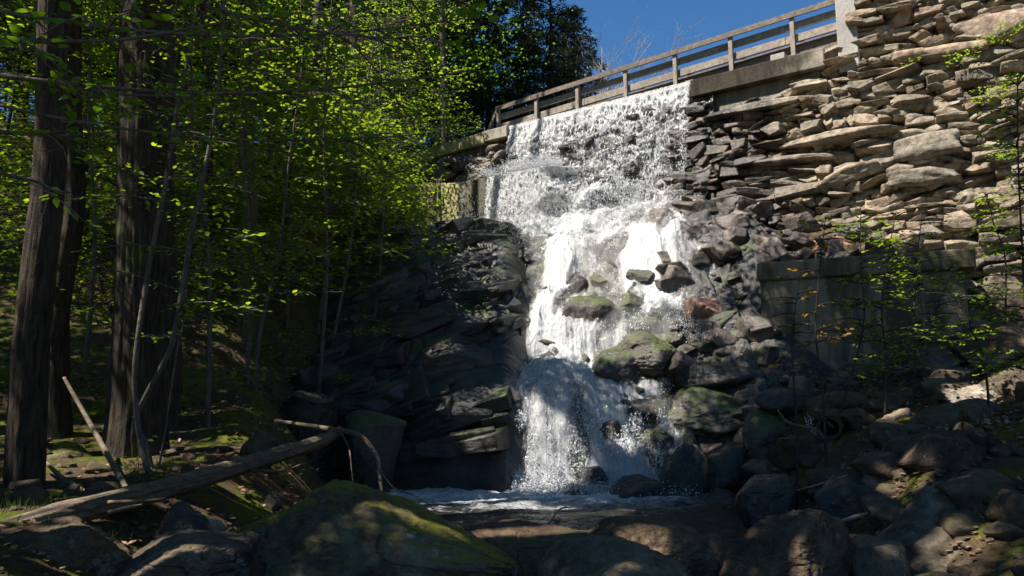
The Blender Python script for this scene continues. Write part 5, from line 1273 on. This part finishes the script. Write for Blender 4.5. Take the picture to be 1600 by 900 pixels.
log('stick', 'pale stick lying below the bare shrub on the right', [P(1215, 640, 9.9), P(1232, 660, 9.6), P(1275, 672, 9.6), P(1290, 690, 9.4)], [.01, .016, .014, .008], M_log, 'stick', 8, seed=13)
log('stick', 'thin pale stick in front of the cracked sunlit boulder', [P(1245, 766, 8.2), P(1285, 755, 8.2), P(1325, 742, 8.2)], [.006, .009, .005], M_stick, 'stick', 6, seed=15)
log('stick', 'pale short stick among rubble near the bottom right slab', [P(1310, 815, 6.8), P(1335, 808, 6.9), P(1355, 802, 7)], [.012, .018, .01], M_stick, 'stick', 8, seed=16)
# mossy corrugated culvert
ca = P(1296, 668, 10.2); cd = unit(V3(.45, .85, .10)); cb = cd*1.6; mb = MB()
u1 = unit(np.cross(cd, V3(0, 0, 1))); u2 = np.cross(u1, cd); th = np.linspace(0, 2*np.pi, 40, endpoint=False); s = np.linspace(0, 1, 60)
def ring(r0, amp): return (ca+cd*(s*.8)[:, None, None][:, 0]) [:, None]+(r0+amp*np.sin(s*60))[:, None, None]*(u1*np.cos(th)[:, None]+u2*np.sin(th)[:, None])[None]
vo = ring(.15, .006).reshape(-1, 3); vi = ring(.118, .006).reshape(-1, 3); fo = grid_faces(60, 40, True)
mb.add(np.concatenate([vo, vi]), np.concatenate([fo, fo[:, ::-1]+2400, np.array([[j, (j+1) % 40, 2400+(j+1) % 40, 2400+j] for j in range(40)])]))
tag(mb.build('culvert_pipe', conc_mat('rusty_pipe', (.035, .028, .02), (.08, .065, .04), (.07, .08, .02), .4), None, loc=ca), 'short mossy culvert pipe mouth on the right bank', 'pipe')
# ------------------------------------------------------------ far trees
shade_mask = lambda p: np.zeros(len(p), bool)
def conifer(seed, H, mid=.5, dens=1., mat=None, spread=.24):
    rng = R(seed); wd, lf = MB(), MB()
    t = np.linspace(0, 1, 10); add_tube(wd, np.stack([.1*np.sin(t*3), .1*np.cos(t*3), t*H], -1), .22*(1-t)+.02, 7)
    z = .12*H
    while z < H*.99:
        u = z/H; L0 = spread*H*(1-u)**.75+.3
        for k in range(4):
            a = rng.uniform(0, 6.28); L = L0*rng.uniform(.6, 1.15); m = 7; tt = np.linspace(0, 1, m)
            d = V3(math.cos(a), math.sin(a), 0); pts = V3(0, 0, z)+d*(tt*L)[:, None]+V3(0, 0, 1)*(.10*L*tt-.28*L*tt**2)[:, None]
            add_tube(wd, pts, .03*(1-tt)+.006, 3)
            n = int(70*dens*L); u2 = rng.random(n)**.7; c = V3(0, 0, z)+d*(u2*L)[:, None]+V3(0, 0, 1)*(.10*L*u2-.28*L*u2**2)[:, None]
            sd = np.cross(d, V3(0, 0, 1)); off = rng.normal(size=n)*.16*L*(1.1-u2)
            c = c+sd*off[:, None]+V3(0, 0, 1)*(rng.normal(size=n)*.06-.05)[:, None]
            dr = d*.6+sd*np.sign(off)[:, None]*.7+rng.normal(size=(n, 3))*.35
            add_leaves(lf, c, dr, V3(0, 0, 1)+rng.normal(size=(n, 3))*.4, rng.uniform(.16, .34, n), rng.random(n)*.9, True, .45)
        z += H*.022*rng.uniform(.7, 1.3)
    return wd, lf
def deciduous(seed, H):
    rng = R(seed); wd, lf = MB(), MB(); t = np.linspace(0, 1, 12)
    add_tube(wd, np.stack([.2*np.sin(t*3+seed), .2*np.cos(t*2+seed)-.2, t*H*.9], -1), .17*(1-t)+.02, 7)
    crown_clumps(lf, wd, V3(0, 0, H*.3), V3(0, 0, H*.6), V3(.24*H, .24*H, .40*H), 80, 130, .16, rng)
    return wd, lf
protos = {}
def far_tree(kind, seed, H, loc, rot, sc, label, group, mat, bark):
    k = (kind, seed); 
    if k not in protos:
        wd, lf = (conifer if kind == 'c' else deciduous)(seed, H)
        t = empty('conifer_tree' if kind == 'c' else 'tree', (0, 0, 0), label, 'conifer' if kind == 'c' else 'tree', group)
        wd.build('trunk', bark, t); lf.build('crown', mat, t); protos[k] = t
    else:
        src = protos[k]; t = src.copy(); COL.objects.link(t); t['label'] = label
        for ch in src.children:
            c = ch.copy(); COL.objects.link(c); c.parent = t
    t.location = Vector(loc); t.rotation_euler = (0, 0, rot); t.scale = (sc, sc, sc); return t
FT = [
 ('c', 1, 860, 34, 1.0, 'dark conifer right above the left end of the bridge'), ('c', 2, 815, 37, 1.05, 'tall dark conifer behind the left end of the weir'),
 ('c', 1, 900, 40, 1.0, 'dark conifer nearest the open sky'), ('c', 2, 765, 33, .95, 'dark conifer behind the wing wall'),
 ('c', 1, 720, 40, 1.15, 'far conifer in the gap above the wing wall'), ('c', 2, 885, 47, 1.1, 'farthest conifer, behind the one nearest the sky'),
 ('c', 1, 640, 44, 1.2, 'far conifer behind the sunlit young trees'), ('c', 2, 560, 40, 1.2, 'far conifer left of centre behind the leaves'),
 ('c', 1, 20, 26, 1.0, 'dark conifer low on the ridge at the left edge'), ('c', 2, 175, 27, 1.0, 'dark conifer low on the ridge between the second and thickest trunks'), ('c', 1, 300, 28, .9, 'dark conifer low on the ridge right of the thickest trunk'),
 ('c', 1, 530, 31, 1.1, 'dark conifer on the ridge behind the young trees, centre left'), ('c', 2, 350, 31, 1.1, 'dark conifer on the ridge above the forked stem'), ('c', 1, 240, 30, 1.1, 'dark conifer low on the ridge behind the thickest trunk'), ('c', 2, 120, 30, 1.1, 'dark conifer low on the ridge behind the second trunk'), ('c', 2, 690, 31, 1.0, 'dark conifer straight behind the pipe railing'),
 ('d', 1, 600, 34, 1.1, 'budding tree high behind the left slope'), ('d', 2, 480, 32, 1.1, 'budding tree on the ridge, left of centre'),
 ('d', 1, 380, 30, 1.1, 'budding tree on the ridge above the saplings'), ('d', 2, 270, 29, 1.1, 'budding tree on the ridge behind the thickest trunk'),
 ('d', 1, 150, 28, 1.1, 'budding tree on the ridge between the left trunks'), ('d', 2, 40, 27, 1.1, 'budding tree on the ridge at the far left'),
 ('c', 1, 430, 40, 1.2, 'dark conifer on the ridge, left of centre'), ('c', 2, 300, 38, 1.2, 'dark conifer on the ridge above the thickest trunk'),
 ('c', 1, 180, 36, 1.2, 'dark conifer on the ridge near the second trunk'), ('c', 2, 60, 35, 1.2, 'dark conifer on the ridge at the left edge'),
]
for i, (k, sd, px, Y, sc, lab) in enumerate(FT):
    q = P(px, 300, Y); z = gz(q[0], q[1])
    far_tree(k, sd, 17 if k == 'c' else 14, (q[0], q[1], z-.2), i*1.3, sc, lab, 'conifers behind the dam' if k == 'c' else 'budding trees on the ridge', M_needle if k == 'c' else M_far, M_barkd)
# bare tree against the sky
rng = R(71); q = P(935, 200, 36); b = V3(q[0], q[1], gz(q[0], q[1])); wd = MB()
def grow(p, d, L, r, k):
    m = 6; t = np.linspace(0, 1, m); bend_ = rng.normal(size=3)*.12
    pts = p+d*(t*L)[:, None]+bend_*(L*t**2)[:, None]; add_tube(wd, pts, r*(1-.55*t), 4 if k else 6)
    if k >= 5: return
    for j in range(3 if k < 4 else 4):
        u = rng.uniform(.35, 1); i = int(u*(m-1)); nd = unit(d+rng.normal(size=3)*.55+V3(0, 0, .12)); grow(pts[i], nd, L*rng.uniform(.5, .72), r*.5, k+1)
grow(b, V3(.02, 0, 1), 9, .14, 0); grow(b+V3(0, 0, 5), unit(V3(.3, 0, 1)), 6, .08, 1)
t = empty('bare_tree', b, 'thin leafless tree with pale twigs against the blue sky', 'tree'); wd.build('branches', bark_mat('pale_twigs', (.25, .2, .17), (.42, .36, .3)), t, loc=b)
# ------------------------------------------------------------ light, sky, camera
el = math.asin(SUN[2]); azi = math.atan2(SUN[0], SUN[1])
w = bpy.data.worlds.new('World'); SC.world = w; w.use_nodes = True; nt = w.node_tree; bg = nt.nodes['Background']
sky = nt.nodes.new('ShaderNodeTexSky'); sky.sky_type = 'NISHITA'; sky.sun_disc = False; sky.sun_elevation = el; sky.sun_rotation = azi; sky.altitude = 800; sky.air_density = 1.1; sky.dust_density = 0; sky.ozone_density = 4
hs = nt.nodes.new('ShaderNodeHueSaturation'); hs.inputs['Saturation'].default_value = 1.22; hs.inputs['Value'].default_value = 1.05; nt.links.new(sky.outputs[0], hs.inputs['Color']); nt.links.new(hs.outputs[0], bg.inputs[0]); bg.inputs[1].default_value = .05
L = bpy.data.lights.new('sun', 'SUN'); L.energy = 5.0; L.angle = rad(.53); L.color = (1, .93, .82)
lo = bpy.data.objects.new('sun', L); COL.objects.link(lo); lo.rotation_euler = Vector(SUN).to_track_quat('Z', 'Y').to_euler(); lo.location = (-20, 5, 30)
cam = bpy.data.cameras.new('camera'); cam.lens = 36*F/1600; cam.sensor_width = 36; cam.clip_end = 800; cam.clip_start = .05
co = bpy.data.objects.new('camera', cam); COL.objects.link(co); co.location = (0, 0, CAMZ); co.rotation_euler = (math.pi/2+PITCH, 0, 0); SC.camera = co
SC.view_settings.view_transform = 'Standard'; SC.view_settings.look = 'None'; SC.view_settings.gamma = 1; SC.view_settings.exposure = 1.35; SC.view_settings.use_curve_mapping = False
SC.render.engine = 'CYCLES'; SC.cycles.max_bounces = 6; SC.cycles.transparent_max_bounces = 12; SC.cycles.diffuse_bounces = 3; SC.cycles.use_denoising = True
SC.cycles.sample_clamp_indirect = 4
print('objects', len(bpy.data.objects), 'verts', sum(len(m.vertices) for m in bpy.data.meshes))
